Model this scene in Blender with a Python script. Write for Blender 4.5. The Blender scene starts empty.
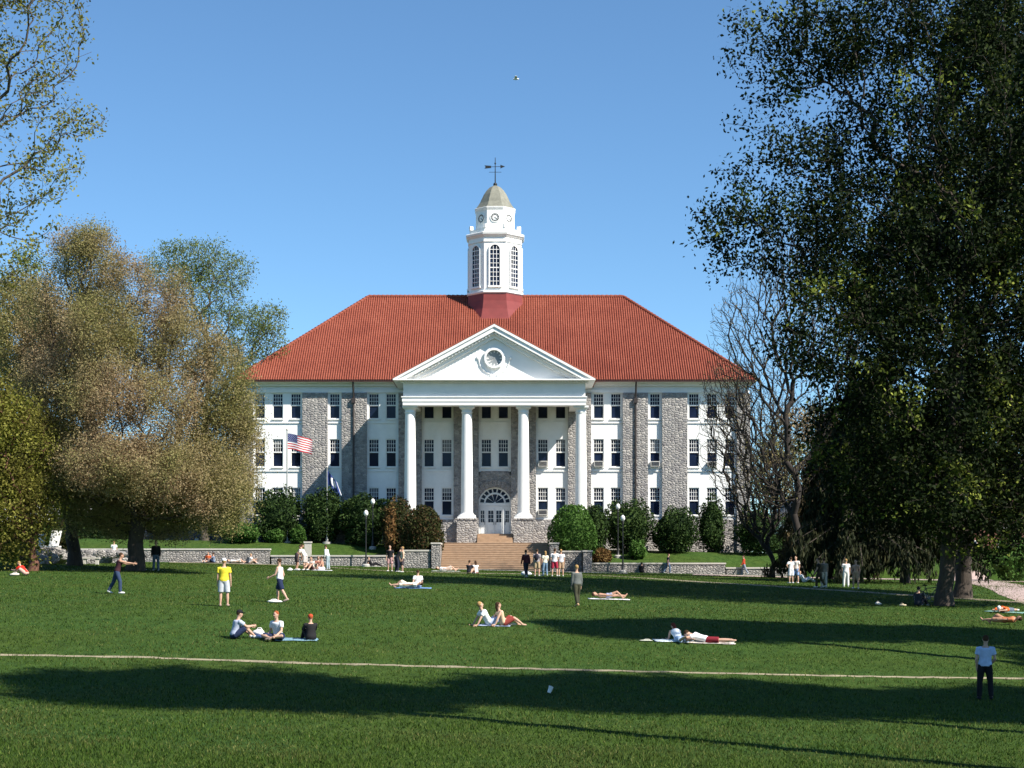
import bpy, math, random
import numpy as np
from mathutils import Vector, Matrix
R = math.radians
random.seed(7)
SC = bpy.context.scene
COL = SC.collection

# ------------------------------------------------------------------ camera
FPX, VH, CU = 1650.0, 580.0, 512.0          # focal length in pixels, horizon row, centre column
cam = bpy.data.cameras.new('camera')
camo = bpy.data.objects.new('camera', cam)
COL.objects.link(camo)
camo.location = (0, 0, 0)
camo.rotation_euler = (R(90), 0, 0)
cam.sensor_width = 36.0
cam.lens = FPX / 1024 * 36.0
cam.shift_y = (VH - 384) / 1024
cam.clip_start = 0.5
cam.clip_end = 9000
SC.camera = camo

# ------------------------------------------------------------------ light
SUN = Vector((0.86, -0.57, 1.0)).normalized()
ELEV = math.asin(SUN.z)
AZ = math.atan2(SUN.x, SUN.y)                # clockwise from +Y
world = bpy.data.worlds.new('World')
SC.world = world
world.use_nodes = True
wn = world.node_tree
sky = wn.nodes.new('ShaderNodeTexSky')
sky.sky_type = 'NISHITA'
sky.sun_disc = False
sky.sun_elevation = ELEV
sky.sun_rotation = AZ
sky.altitude = 1500
sky.air_density = 1.0
sky.dust_density = 0.0
sky.ozone_density = 4.5
bg = wn.nodes['Background']
bg.inputs['Strength'].default_value = 0.091
tint = wn.nodes.new('ShaderNodeMix'); tint.data_type = 'RGBA'; tint.blend_type = 'MULTIPLY'   # white balance of the clear spring sky
tint.inputs['Factor'].default_value = 1.0; tint.inputs['B'].default_value = (0.85, 1.035, 1.06, 1)
wn.links.new(sky.outputs['Color'], tint.inputs['A']); wn.links.new(tint.outputs['Result'], bg.inputs['Color'])
sl = bpy.data.lights.new('sun', 'SUN')
sl.energy = 5.0
sl.angle = R(0.53)
sl.color = (1.0, 0.94, 0.84)
so = bpy.data.objects.new('sun', sl)
COL.objects.link(so)
so.rotation_euler = (-SUN).to_track_quat('-Z', 'Y').to_euler()
so.location = (60, -40, 70)
vs = SC.view_settings
vs.view_transform = 'Standard'
vs.look = 'None'
vs.exposure = 0.84
vs.gamma = 1.0
vs.use_curve_mapping = False
SC.render.engine = 'CYCLES'
SC.cycles.max_bounces = 5
SC.cycles.diffuse_bounces = 2
SC.cycles.glossy_bounces = 2
SC.cycles.transparent_max_bounces = 6
SC.cycles.transmission_bounces = 3
SC.cycles.caustics_reflective = False
SC.cycles.caustics_refractive = False

# ------------------------------------------------------------------ terrain function
PROF = [(-300, -3.6), (0, -3.6), (20, -3.5), (29, -3.30), (41, -3.03), (46, -2.62), (53, -1.98), (60, -1.40), (72, -0.98),
        (97, 0.10), (115, 0.45), (137, 0.80), (139.6, 0.88)]
PD = np.array([p[0] for p in PROF], float)
PZ = np.array([p[1] for p in PROF], float)
def _pchip():
    h = np.diff(PD); dl = np.diff(PZ) / h
    m = np.zeros(len(PD)); m[0] = dl[0]; m[-1] = dl[-1]
    for i in range(1, len(PD) - 1):
        if dl[i-1] * dl[i] > 0:
            w1 = 2*h[i] + h[i-1]; w2 = h[i] + 2*h[i-1]
            m[i] = (w1 + w2) / (w1/dl[i-1] + w2/dl[i])
    return m
PM = _pchip()
def prof(d):
    d = np.clip(np.asarray(d, float), PD[0], PD[-1])
    i = np.clip(np.searchsorted(PD, d) - 1, 0, len(PD) - 2)
    h = PD[i+1] - PD[i]; t = (d - PD[i]) / h
    return ((1+2*t)*(1-t)**2*PZ[i] + t*(1-t)**2*h*PM[i] + t*t*(3-2*t)*PZ[i+1] + t*t*(t-1)*h*PM[i+1])
WALLD = 139.55
def ground(x, d):
    x = np.asarray(x, float); d = np.asarray(d, float)
    xl = 55*np.tanh(x/55)
    w = np.interp(d, [20, 35, 100, 139], [0.7, 1.0, 1.0, 0.85])
    low = prof(d) - 0.028*xl*w + 0.05*np.sin(x*0.31 + d*0.17)*np.interp(d, [30, 60, 120, 139], [0.3, 1, 1, 0])*0.6
    zt = np.interp(x, [-26, -20.5, -20, -9, 8, 17.6, 18.2, 40], [2.46, 2.46, 2.0, 1.9, 1.35, 1.32, 0.95, 0.8])
    zb = 2.93 - 0.024*xl
    t = np.clip((d - WALLD) / 8.5, 0, 1)
    t = t*t*(3-2*t)
    high = zt + (zb - zt)*t + np.interp(d, [170, 260, 420], [0, -2.5, -9])
    far = np.abs(x) > 45
    lowfar = np.interp(d, [139, 149], [0, 1])
    return np.where(d < WALLD, low, np.where(far, low + (high - low)*lowfar, high))
def gz(x, d):
    return float(ground(x, d))
def X(u, d): return (u - CU)*d/FPX
def Z(v, d): return (VH - v)*d/FPX
def find_d(u, v, d0=24.0, d1=139.0):
    ds = np.arange(d0, d1, 0.05)
    vv = VH - ground((u - CU)*ds/FPX, ds)*FPX/ds
    i = int(np.argmax(vv <= v))
    if vv[i] > v: return d1
    return float(ds[i])
def spot(u, v, d=None):
    d = find_d(u, v) if d is None else d
    x = X(u, d)
    return Vector((x, d, gz(x, d)))

# ------------------------------------------------------------------ materials
def newmat(name):
    m = bpy.data.materials.new(name)
    m.use_nodes = True
    nt = m.node_tree
    return m, nt, nt.nodes['Principled BSDF']
def N(nt, kind, **kw):
    n = nt.nodes.new(kind)
    for k, v in kw.items():
        if k in n.inputs.keys(): n.inputs[k].default_value = v
        else: setattr(n, k, v)
    return n
def ramp(nt, fac, stops):
    r = nt.nodes.new('ShaderNodeValToRGB')
    els = r.color_ramp.elements
    while len(els) < len(stops): els.new(0.5)
    for e, (p, c) in zip(els, stops):
        e.position = p; e.color = (c[0], c[1], c[2], 1)
    nt.links.new(fac, r.inputs['Fac'])
    return r.outputs['Color']
def coords(nt, scale=(1, 1, 1)):
    tc = nt.nodes.new('ShaderNodeNewGeometry')
    mp = nt.nodes.new('ShaderNodeMapping')
    mp.inputs['Scale'].default_value = scale
    nt.links.new(tc.outputs['Position'], mp.inputs['Vector'])
    return mp.outputs['Vector']
def simple(name, col, rough=0.7, var=0.18, scale=3.0, bump=0.0, metal=0.0, spec=0.4, stretch=(1, 1, 1)):
    m, nt, b = newmat(name)
    v = coords(nt, stretch)
    n = N(nt, 'ShaderNodeTexNoise', Scale=scale, Detail=6.0, Roughness=0.62)
    nt.links.new(v, n.inputs['Vector'])
    lo = tuple(c*(1-var) for c in col); hi = tuple(min(1, c*(1+var)) for c in col)
    c = ramp(nt, n.outputs['Fac'], [(0.3, lo), (0.7, hi)])
    nt.links.new(c, b.inputs['Base Color'])
    b.inputs['Roughness'].default_value = rough
    b.inputs['Metallic'].default_value = metal
    b.inputs['Specular IOR Level'].default_value = spec
    if bump:
        bp = N(nt, 'ShaderNodeBump', Strength=bump, Distance=0.05)
        nt.links.new(n.outputs['Fac'], bp.inputs['Height'])
        nt.links.new(bp.outputs['Normal'], b.inputs['Normal'])
    return m
def stone_mat(name, cols, mortar, size=2.2, bump=0.7):
    m, nt, b = newmat(name)
    g = nt.nodes.new('ShaderNodeNewGeometry')
    sx = nt.nodes.new('ShaderNodeSeparateXYZ'); nt.links.new(g.outputs['Position'], sx.inputs[0])
    ad = N(nt, 'ShaderNodeMath', operation='ADD'); nt.links.new(sx.outputs['X'], ad.inputs[0]); nt.links.new(sx.outputs['Y'], ad.inputs[1])
    mz = N(nt, 'ShaderNodeMath', operation='MULTIPLY'); nt.links.new(sx.outputs['Z'], mz.inputs[0]); mz.inputs[1].default_value = 1.7
    cb = nt.nodes.new('ShaderNodeCombineXYZ'); nt.links.new(ad.outputs[0], cb.inputs['X']); nt.links.new(mz.outputs[0], cb.inputs['Y'])
    v1 = N(nt, 'ShaderNodeTexVoronoi', Scale=size, Randomness=0.85); v1.distance = 'CHEBYCHEV'
    v2 = N(nt, 'ShaderNodeTexVoronoi', Scale=size, Randomness=0.85); v2.feature = 'DISTANCE_TO_EDGE'
    v1.voronoi_dimensions = '2D'; v2.voronoi_dimensions = '2D'
    v1.distance = 'EUCLIDEAN'
    for v in (v1, v2): nt.links.new(cb.outputs[0], v.inputs['Vector'])
    sc = nt.nodes.new('ShaderNodeSeparateColor'); nt.links.new(v1.outputs['Color'], sc.inputs[0])
    k = len(cols)
    c1 = ramp(nt, sc.outputs[0], [(0.05 + 0.9*i/(k-1), c) for i, c in enumerate(cols)])
    nz = N(nt, 'ShaderNodeTexNoise', Scale=9.0, Detail=5.0); nt.links.new(g.outputs['Position'], nz.inputs['Vector'])
    mr = N(nt, 'ShaderNodeMapRange'); mr.inputs[1].default_value = 0.3; mr.inputs[2].default_value = 0.7; mr.inputs[3].default_value = 0.75; mr.inputs[4].default_value = 1.2
    nt.links.new(nz.outputs['Fac'], mr.inputs[0])
    mm = N(nt, 'ShaderNodeMix', data_type='RGBA', blend_type='MULTIPLY'); mm.inputs['Factor'].default_value = 1
    nt.links.new(c1, mm.inputs['A']); nt.links.new(mr.outputs[0], mm.inputs['B'])
    e = N(nt, 'ShaderNodeMapRange'); e.inputs[1].default_value = 0.02; e.inputs[2].default_value = 0.07
    nt.links.new(v2.outputs['Distance'], e.inputs[0])
    mx = N(nt, 'ShaderNodeMix', data_type='RGBA'); mx.inputs['A'].default_value = (*mortar, 1)
    nt.links.new(e.outputs[0], mx.inputs['Factor']); nt.links.new(mm.outputs['Result'], mx.inputs['B'])
    nt.links.new(mx.outputs['Result'], b.inputs['Base Color'])
    e2 = N(nt, 'ShaderNodeMapRange'); e2.inputs[1].default_value = 0.0; e2.inputs[2].default_value = 0.25
    nt.links.new(v2.outputs['Distance'], e2.inputs[0])
    hs = N(nt, 'ShaderNodeMath', operation='ADD'); nt.links.new(e2.outputs[0], hs.inputs[0]); nt.links.new(nz.outputs['Fac'], hs.inputs[1])
    bp = N(nt, 'ShaderNodeBump', Strength=bump, Distance=0.12); nt.links.new(hs.outputs[0], bp.inputs['Height'])
    nt.links.new(bp.outputs['Normal'], b.inputs['Normal'])
    b.inputs['Roughness'].default_value = 0.9
    b.inputs['Specular IOR Level'].default_value = 0.2
    return m
def leaf_mat(name, stops, big=None, trans=0.35, nscale=0.35, lo=0.42, hi=0.58):
    """per-leaf colour from the leaf itself (random per island), optionally drifting between two palettes over the crown"""
    m, nt, b = newmat(name)
    g = nt.nodes.new('ShaderNodeNewGeometry')
    c = ramp(nt, g.outputs['Random Per Island'], stops)
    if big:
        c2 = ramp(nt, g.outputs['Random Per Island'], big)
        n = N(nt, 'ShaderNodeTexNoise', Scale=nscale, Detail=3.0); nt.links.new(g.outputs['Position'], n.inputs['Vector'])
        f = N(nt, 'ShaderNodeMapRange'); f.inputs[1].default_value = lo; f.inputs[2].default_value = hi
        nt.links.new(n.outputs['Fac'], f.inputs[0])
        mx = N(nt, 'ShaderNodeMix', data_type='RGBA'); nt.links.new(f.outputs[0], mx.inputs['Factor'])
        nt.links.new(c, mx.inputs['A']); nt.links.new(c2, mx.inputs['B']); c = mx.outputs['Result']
    nt.links.new(c, b.inputs['Base Color'])
    b.inputs['Roughness'].default_value = 0.7
    b.inputs['Specular IOR Level'].default_value = 0.1
    if trans:
        t = nt.nodes.new('ShaderNodeBsdfTranslucent'); nt.links.new(c, t.inputs['Color'])
        s = nt.nodes.new('ShaderNodeMixShader'); s.inputs[0].default_value = trans
        nt.links.new(b.outputs[0], s.inputs[1]); nt.links.new(t.outputs[0], s.inputs[2])
        nt.links.new(s.outputs[0], nt.nodes['Material Output'].inputs['Surface'])
    return m
def tile_mat():
    m, nt, b = newmat('roof_tile')
    g = nt.nodes.new('ShaderNodeNewGeometry')
    sx = nt.nodes.new('ShaderNodeSeparateXYZ'); nt.links.new(g.outputs['Position'], sx.inputs[0])
    n = N(nt, 'ShaderNodeTexNoise', Scale=0.35, Detail=8.0, Roughness=0.7); nt.links.new(g.outputs['Position'], n.inputs['Vector'])
    n2 = N(nt, 'ShaderNodeTexNoise', Scale=5.0, Detail=2.0); nt.links.new(g.outputs['Position'], n2.inputs['Vector'])
    ad = N(nt, 'ShaderNodeMath', operation='ADD'); nt.links.new(n.outputs['Fac'], ad.inputs[0]); nt.links.new(n2.outputs['Fac'], ad.inputs[1])
    hf = N(nt, 'ShaderNodeMath', operation='MULTIPLY'); nt.links.new(ad.outputs[0], hf.inputs[0]); hf.inputs[1].default_value = 0.5
    c = ramp(nt, hf.outputs[0], [(0.34, (0.165, 0.038, 0.023)), (0.5, (0.225, 0.057, 0.033)), (0.66, (0.28, 0.082, 0.05))])
    nt.links.new(c, b.inputs['Base Color'])
    w = N(nt, 'ShaderNodeMath', operation='MULTIPLY'); nt.links.new(sx.outputs['Z'], w.inputs[0]); w.inputs[1].default_value = 4.2
    fr = N(nt, 'ShaderNodeMath', operation='FRACT'); nt.links.new(w.outputs[0], fr.inputs[0])
    bp = N(nt, 'ShaderNodeBump', Strength=0.8, Distance=0.05); bp.invert = True
    nt.links.new(fr.outputs[0], bp.inputs['Height']); nt.links.new(bp.outputs['Normal'], b.inputs['Normal'])
    b.inputs['Roughness'].default_value = 0.75
    b.inputs['Specular IOR Level'].default_value = 0.25
    return m
def grass_mat():
    m, nt, b = newmat('lawn')
    v = coords(nt)
    a = N(nt, 'ShaderNodeTexNoise', Scale=0.16, Detail=8.0, Roughness=0.68); nt.links.new(v, a.inputs['Vector'])
    f = N(nt, 'ShaderNodeTexNoise', Scale=2.4, Detail=10.0, Roughness=0.75); nt.links.new(coords(nt, (1, 0.45, 1)), f.inputs['Vector'])
    h = N(nt, 'ShaderNodeTexNoise', Scale=16.0, Detail=6.0, Roughness=0.8); nt.links.new(coords(nt, (1, 0.4, 1)), h.inputs['Vector'])
    s1 = N(nt, 'ShaderNodeMath', operation='ADD'); nt.links.new(f.outputs['Fac'], s1.inputs[0]); nt.links.new(h.outputs['Fac'], s1.inputs[1])
    s2 = N(nt, 'ShaderNodeMath', operation='MULTIPLY'); nt.links.new(s1.outputs[0], s2.inputs[0]); s2.inputs[1].default_value = 0.5
    c1 = ramp(nt, s2.outputs[0], [(0.36, (0.014, 0.031, 0.005)), (0.5, (0.045, 0.079, 0.013)), (0.62, (0.073, 0.115, 0.022)), (0.74, (0.12, 0.13, 0.04))])
    c2 = ramp(nt, s2.outputs[0], [(0.36, (0.012, 0.032, 0.007)), (0.5, (0.037, 0.080, 0.014)), (0.64, (0.062, 0.115, 0.026))])
    fa = N(nt, 'ShaderNodeMapRange'); fa.inputs[1].default_value = 0.4; fa.inputs[2].default_value = 0.6; nt.links.new(a.outputs['Fac'], fa.inputs[0])
    mx = N(nt, 'ShaderNodeMix', data_type='RGBA'); nt.links.new(fa.outputs[0], mx.inputs['Factor']); nt.links.new(c1, mx.inputs['A']); nt.links.new(c2, mx.inputs['B'])
    nt.links.new(mx.outputs['Result'], b.inputs['Base Color'])
    bp = N(nt, 'ShaderNodeBump', Strength=0.9, Distance=0.12); nt.links.new(s2.outputs[0], bp.inputs['Height'])
    nt.links.new(bp.outputs['Normal'], b.inputs['Normal'])
    b.inputs['Roughness'].default_value = 0.95
    b.inputs['Specular IOR Level'].default_value = 0.1
    return m
M = {}
M['white'] = simple('white_paint', (0.85, 0.84, 0.81), 0.55, 0.05, 0.9)
M['stucco'] = simple('white_stucco', (0.85, 0.845, 0.82), 0.85, 0.05, 1.4, 0.15)
M['stone'] = stone_mat('rubble_stone', [(0.22, 0.205, 0.205), (0.33, 0.31, 0.29), (0.29, 0.275, 0.265), (0.43, 0.40, 0.37), (0.25, 0.24, 0.24)], (0.31, 0.295, 0.275), 2.9, 0.55)
M['stone_arch'] = stone_mat('arch_stone', [(0.30, 0.27, 0.25), (0.42, 0.38, 0.35), (0.36, 0.32, 0.30)], (0.30, 0.27, 0.25), 3.0)
M['wallstone'] = stone_mat('grey_wall_stone', [(0.20, 0.19, 0.185), (0.34, 0.32, 0.30), (0.27, 0.255, 0.245), (0.42, 0.39, 0.36)], (0.26, 0.24, 0.22), 3.6)
M['coping'] = simple('pale_coping', (0.50, 0.47, 0.42), 0.85, 0.12, 4.0, 0.2)
M['tile'] = tile_mat()
M['redmetal'] = simple('red_metal', (0.20, 0.034, 0.030), 0.55, 0.12, 1.2)
M['gutter'] = simple('brown_gutter', (0.075, 0.03, 0.025), 0.5, 0.15, 2.0)
M['pipe'] = simple('dark_downpipe', (0.045, 0.035, 0.032), 0.5, 0.15, 2.0)
M['dome'] = simple('weathered_copper', (0.20, 0.195, 0.155), 0.6, 0.22, 2.5)
M['iron'] = simple('black_iron', (0.02, 0.021, 0.022), 0.45, 0.2, 5.0)
M['steel'] = simple('grey_pole', (0.42, 0.42, 0.40), 0.4, 0.1, 5.0, metal=0.4)
M['globe'] = simple('lamp_globe', (0.82, 0.82, 0.80), 0.3, 0.03, 5.0)
M['concrete'] = simple('concrete', (0.42, 0.40, 0.37), 0.9, 0.16, 3.0, 0.2)
M['dirtpath'] = simple('worn_path', (0.24, 0.205, 0.135), 0.95, 0.4, 1.6, 0.3)
M['pinkpath'] = simple('brick_walk', (0.40, 0.30, 0.27), 0.9, 0.2, 2.5, 0.2)
M['brickstep'] = simple('brick_steps', (0.37, 0.25, 0.16), 0.9, 0.18, 2.2, 0.15)
M['bark'] = simple('bark', (0.058, 0.045, 0.036), 0.95, 0.4, 9.0, 0.8, stretch=(1, 1, 0.25))
M['barkgrey'] = simple('grey_bark', (0.09, 0.073, 0.06), 0.95, 0.35, 9.0, 0.8, stretch=(1, 1, 0.25))
M['barkdark'] = simple('dark_bark', (0.034, 0.027, 0.023), 0.95, 0.35, 9.0, 0.8, stretch=(1, 1, 0.25))
M['barkred'] = simple('red_bark', (0.13, 0.06, 0.04), 0.95, 0.4, 9.0, 0.8, stretch=(1, 1, 0.25))
M['lawn'] = grass_mat()
M['clockgrey'] = simple('clock_face_grey', (0.25, 0.27, 0.28), 0.5, 0.08, 4.0)
M['dark'] = simple('dark_void', (0.012, 0.012, 0.014), 0.8, 0.1, 2.0)
M['acmetal'] = simple('ac_metal', (0.62, 0.60, 0.55), 0.5, 0.1, 4.0)
def glass_mat():
    m, nt, b = newmat('window_glass')
    v = coords(nt)
    n = N(nt, 'ShaderNodeTexNoise', Scale=0.5, Detail=3.0); nt.links.new(v, n.inputs['Vector'])
    c = ramp(nt, n.outputs['Fac'], [(0.35, (0.006, 0.010, 0.022)), (0.65, (0.014, 0.024, 0.055))])
    nt.links.new(c, b.inputs['Base Color'])
    b.inputs['Roughness'].default_value = 0.06
    b.inputs['Specular IOR Level'].default_value = 0.16
    bp = N(nt, 'ShaderNodeBump', Strength=0.1, Distance=0.02); nt.links.new(n.outputs['Fac'], bp.inputs['Height'])
    nt.links.new(bp.outputs['Normal'], b.inputs['Normal'])
    return m
M['glass'] = glass_mat()
_cc = {}
def cloth(col, rough=0.9):
    k = tuple(round(c, 3) for c in col) + (rough,)
    if k not in _cc:
        _cc[k] = simple('cloth_%d' % len(_cc), col, rough, 0.12, 12.0, 0.1, spec=0.15)
    return _cc[k]

# ------------------------------------------------------------------ mesh helpers
WL = {}
class MB:
    def __init__(s): s.v = []; s.f = []; s.m = []
    def add(s, vs, fs, m=0):
        o = len(s.v); s.v.extend([tuple(p) for p in vs])
        for f in fs: s.f.append(tuple(i + o for i in f)); s.m.append(m)
    def box(s, x0, x1, y0, y1, z0, z1, m=0):
        s.add([(x0,y0,z0),(x1,y0,z0),(x1,y1,z0),(x0,y1,z0),(x0,y0,z1),(x1,y0,z1),(x1,y1,z1),(x0,y1,z1)],
              [(0,3,2,1),(4,5,6,7),(0,1,5,4),(1,2,6,5),(2,3,7,6),(3,0,4,7)], m)
    def obox(s, c, ax, ay, az, m=0):
        """box from centre and three half-axis vectors"""
        c, ax, ay, az = Vector(c), Vector(ax), Vector(ay), Vector(az)
        P = [c + ax*i + ay*j + az*k for k in (-1, 1) for i, j in ((-1,-1),(1,-1),(1,1),(-1,1))]
        s.add(P, [(0,3,2,1),(4,5,6,7),(0,1,5,4),(1,2,6,5),(2,3,7,6),(3,0,4,7)], m)
    def prism(s, poly, y0, y1, m=0):
        """polygon in x,z extruded along y"""
        n = len(poly)
        s.add([(p[0], y0, p[1]) for p in poly] + [(p[0], y1, p[1]) for p in poly],
              [tuple(range(n)), tuple(range(2*n-1, n-1, -1))] + [(i, i+n, (i+1) % n + n, (i+1) % n) for i in range(n)], m)
    def slab(s, poly, z0, z1, m=0):
        """polygon in x,y extruded along z"""
        n = len(poly)
        s.add([(p[0], p[1], z0) for p in poly] + [(p[0], p[1], z1) for p in poly],
              [tuple(range(n-1, -1, -1)), tuple(range(n, 2*n))] + [(i, (i+1) % n, (i+1) % n + n, i+n) for i in range(n)], m)
    def lathe(s, cx, cy, pr, n=24, ph=0.0, m=0, caps=True, sx=1, sy=1):
        vs = []; fs = []
        for r, z in pr:
            for k in range(n):
                a = ph + 2*math.pi*k/n
                vs.append((cx + r*sx*math.cos(a), cy + r*sy*math.sin(a), z))
        for j in range(len(pr)-1):
            for k in range(n):
                k2 = (k+1) % n
                fs.append((j*n+k, j*n+k2, (j+1)*n+k2, (j+1)*n+k))
        if caps:
            fs.append(tuple(range(n-1, -1, -1))); fs.append(tuple(range((len(pr)-1)*n, len(pr)*n)))
        s.add(vs, fs, m)
    def tube(s, pts, rad, n=8, m=0, up=None, ell=1.0, caps=True):
        pts = [Vector(p) for p in pts]
        if not hasattr(rad, '__len__'): rad = [rad]*len(pts)
        vs = []; fs = []
        ref = Vector(up) if up is not None else None
        for i, p in enumerate(pts):
            t = (pts[min(i+1, len(pts)-1)] - pts[max(i-1, 0)])
            t = t.normalized() if t.length > 1e-9 else Vector((0,0,1))
            if ref is None:
                ref = Vector((1,0,0)) if abs(t.x) < 0.8 else Vector((0,1,0))
            a = (ref - t*ref.dot(t))
            if a.length < 1e-4: a = Vector((0,1,0)) - t*t.y
            a.normalize(); b = t.cross(a)
            if up is None: ref = a
            for k in range(n):
                an = 2*math.pi*k/n
                vs.append(p + a*(rad[i]*math.cos(an)) + b*(rad[i]*ell*math.sin(an)))
        for j in range(len(pts)-1):
            for k in range(n):
                k2 = (k+1) % n
                fs.append((j*n+k, j*n+k2, (j+1)*n+k2, (j+1)*n+k))
        if caps:
            fs.append(tuple(range(n-1, -1, -1))); fs.append(tuple(range((len(pts)-1)*n, len(pts)*n)))
        s.add(vs, fs, m)
    def ball(s, c, r, axes=None, nu=12, nv=8, m=0):
        """ellipsoid; r = 3 radii along axes (default world)"""
        c = Vector(c)
        if not hasattr(r, '__len__'): r = (r, r, r)
        A = axes or (Vector((1,0,0)), Vector((0,1,0)), Vector((0,0,1)))
        vs = [c - A[2]*r[2]]; fs = []
        for j in range(1, nv):
            th = -math.pi/2 + math.pi*j/nv
            for k in range(nu):
                a = 2*math.pi*k/nu
                vs.append(c + A[0]*(r[0]*math.cos(th)*math.cos(a)) + A[1]*(r[1]*math.cos(th)*math.sin(a)) + A[2]*(r[2]*math.sin(th)))
        vs.append(c + A[2]*r[2]); top = len(vs)-1
        for k in range(nu): fs.append((0, 1+(k+1) % nu, 1+k))
        for j in range(nv-2):
            for k in range(nu):
                k2 = (k+1) % nu
                fs.append((1+j*nu+k, 1+j*nu+k2, 1+(j+1)*nu+k2, 1+(j+1)*nu+k))
        o = 1+(nv-2)*nu
        for k in range(nu): fs.append((o+k, o+(k+1) % nu, top))
        s.add(vs, fs, m)
    def mesh(s, name, mats, off=(0,0,0), smooth=None):
        me = bpy.data.meshes.new(name)
        ox, oy, oz = off
        me.from_pydata([(x-ox, y-oy, z-oz) for x, y, z in s.v], [], s.f)
        for mm in (mats if isinstance(mats, (list, tuple)) else [mats]): me.materials.append(mm)
        if len(set(s.m)) > 1: me.polygons.foreach_set('material_index', s.m)
        if smooth:
            me.polygons.foreach_set('use_smooth', [True]*len(me.polygons))
            me.set_sharp_from_angle(angle=R(smooth))
        me.update()
        return me
    def build(s, name, mats, parent=None, origin=None, smooth=None):
        """link as one object; coordinates in s are world coordinates"""
        if parent is not None: off = WL[parent.name]; loc = (0, 0, 0)
        elif origin is not None: off = loc = tuple(origin)
        else: off = loc = (0, 0, 0)
        o = bpy.data.objects.new(name, s.mesh(name, mats, off, smooth))
        COL.objects.link(o); o.location = loc
        if parent is not None: o.parent = parent
        WL[o.name] = tuple(off)
        return o
def empty(name, loc, label=None, cat=None, group=None):
    o = bpy.data.objects.new(name, None); COL.objects.link(o)
    o.location = loc; o.empty_display_size = 0.3
    WL[o.name] = tuple(loc)
    if label: tag(o, label, cat, group)
    return o
def tag(o, label=None, cat=None, group=None, kind=None):
    if label: o['label'] = label
    if cat: o['category'] = cat
    if group: o['group'] = group
    if kind: o['kind'] = kind
    return o
def npmesh(name, V, F, mat, off=(0,0,0)):
    """fast mesh from numpy arrays; F is (n,3) or (n,4)"""
    me = bpy.data.meshes.new(name)
    V = np.asarray(V, np.float32) - np.asarray(off, np.float32)
    F = np.asarray(F, np.int32); n, k = F.shape
    me.vertices.add(len(V)); me.vertices.foreach_set('co', V.ravel())
    me.loops.add(n*k); me.loops.foreach_set('vertex_index', F.ravel())
    me.polygons.add(n); me.polygons.foreach_set('loop_start', np.arange(0, n*k, k, dtype=np.int32))
    me.materials.append(mat)
    me.update(calc_edges=True)
    return me
def npobj(name, V, F, mat, parent=None, origin=None):
    off = WL[parent.name] if parent is not None else (origin if origin is not None else (0,0,0))
    o = bpy.data.objects.new(name, npmesh(name, V, F, mat, off))
    COL.objects.link(o)
    if parent is not None: o.parent = parent
    else: o.location = off
    WL[o.name] = tuple(off)
    return o

# ------------------------------------------------------------------ ground, paths
def make_ground():
    ds = np.concatenate([np.array([-400, -200, -100, -40, 0, 15]), np.arange(20, 62, 0.6), np.arange(62, 139, 1.1), [139.1, 139.54, 139.56, 140.0],
                         np.arange(141, 172, 1.5), np.array([175, 185, 200, 225, 260, 320, 420, 700, 1500, 4000, 8000])])
    xs = np.concatenate([-np.array([6000, 2500, 1000, 500, 250, 150, 100, 75, 60, 52][:]), np.arange(-46, 46.1, 1.15), np.array([52, 60, 75, 100, 150, 250, 500, 1000, 2500, 6000])])
    GX, GD = np.meshgrid(xs, ds)
    V = np.stack([GX, GD, ground(GX, GD)], -1).reshape(-1, 3)
    nx = len(xs); I = np.arange(len(V)).reshape(len(ds), nx)
    F = np.stack([I[:-1, :-1], I[:-1, 1:], I[1:, 1:], I[1:, :-1]], -1).reshape(-1, 4)
    o = npobj('lawn', V, F, M['lawn'])
    for p in o.data.polygons: p.use_smooth = True
    return tag(o, 'wide green lawn rising towards the white hall', None, None, 'structure')
make_ground()
def ribbon(name, uv, width, mat, label, lift=0.022, jag=0.0, seed=1, step=0.35):
    """a path over the ground: uv = list of (u, v) on the lawn or (x, d, None); width in metres"""
    rnd = random.Random(seed)
    pts = []
    for p in uv:
        if len(p) == 3: pts.append(Vector((p[0], p[1], 0)))
        else:
            q = spot(*p); pts.append(Vector((q.x, q.y, 0)))
    L = []
    for a, b in zip(pts[:-1], pts[1:]):
        n = max(2, int((b-a).length/step))
        for i in range(n): L.append(a.lerp(b, i/n))
    L.append(pts[-1])
    mb = MB(); vs = []; fs = []; K = 4
    for i, p in enumerate(L):
        t = (L[min(i+2, len(L)-1)] - L[max(i-2, 0)]).normalized(); nrm = Vector((-t.y, t.x, 0))
        wa = width/2*(1 + jag*rnd.uniform(-1, 0.6)); wb = width/2*(1 + jag*rnd.uniform(-1, 0.6))
        for k in range(K+1):
            o = -wa + (wa+wb)*k/K
            x, y = p.x + nrm.x*o, p.y + nrm.y*o
            vs.append((x, y, gz(x, y) + (lift if 0 < k < K else lift*0.3)))
    for i in range(len(L)-1):
        for k in range(K):
            a = i*(K+1)+k; fs.append((a, a+1, a+K+2, a+K+1))
    mb.add(vs, fs)
    o = mb.build(name, mat, smooth=60)
    return tag(o, label, None, None, 'structure')
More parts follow.
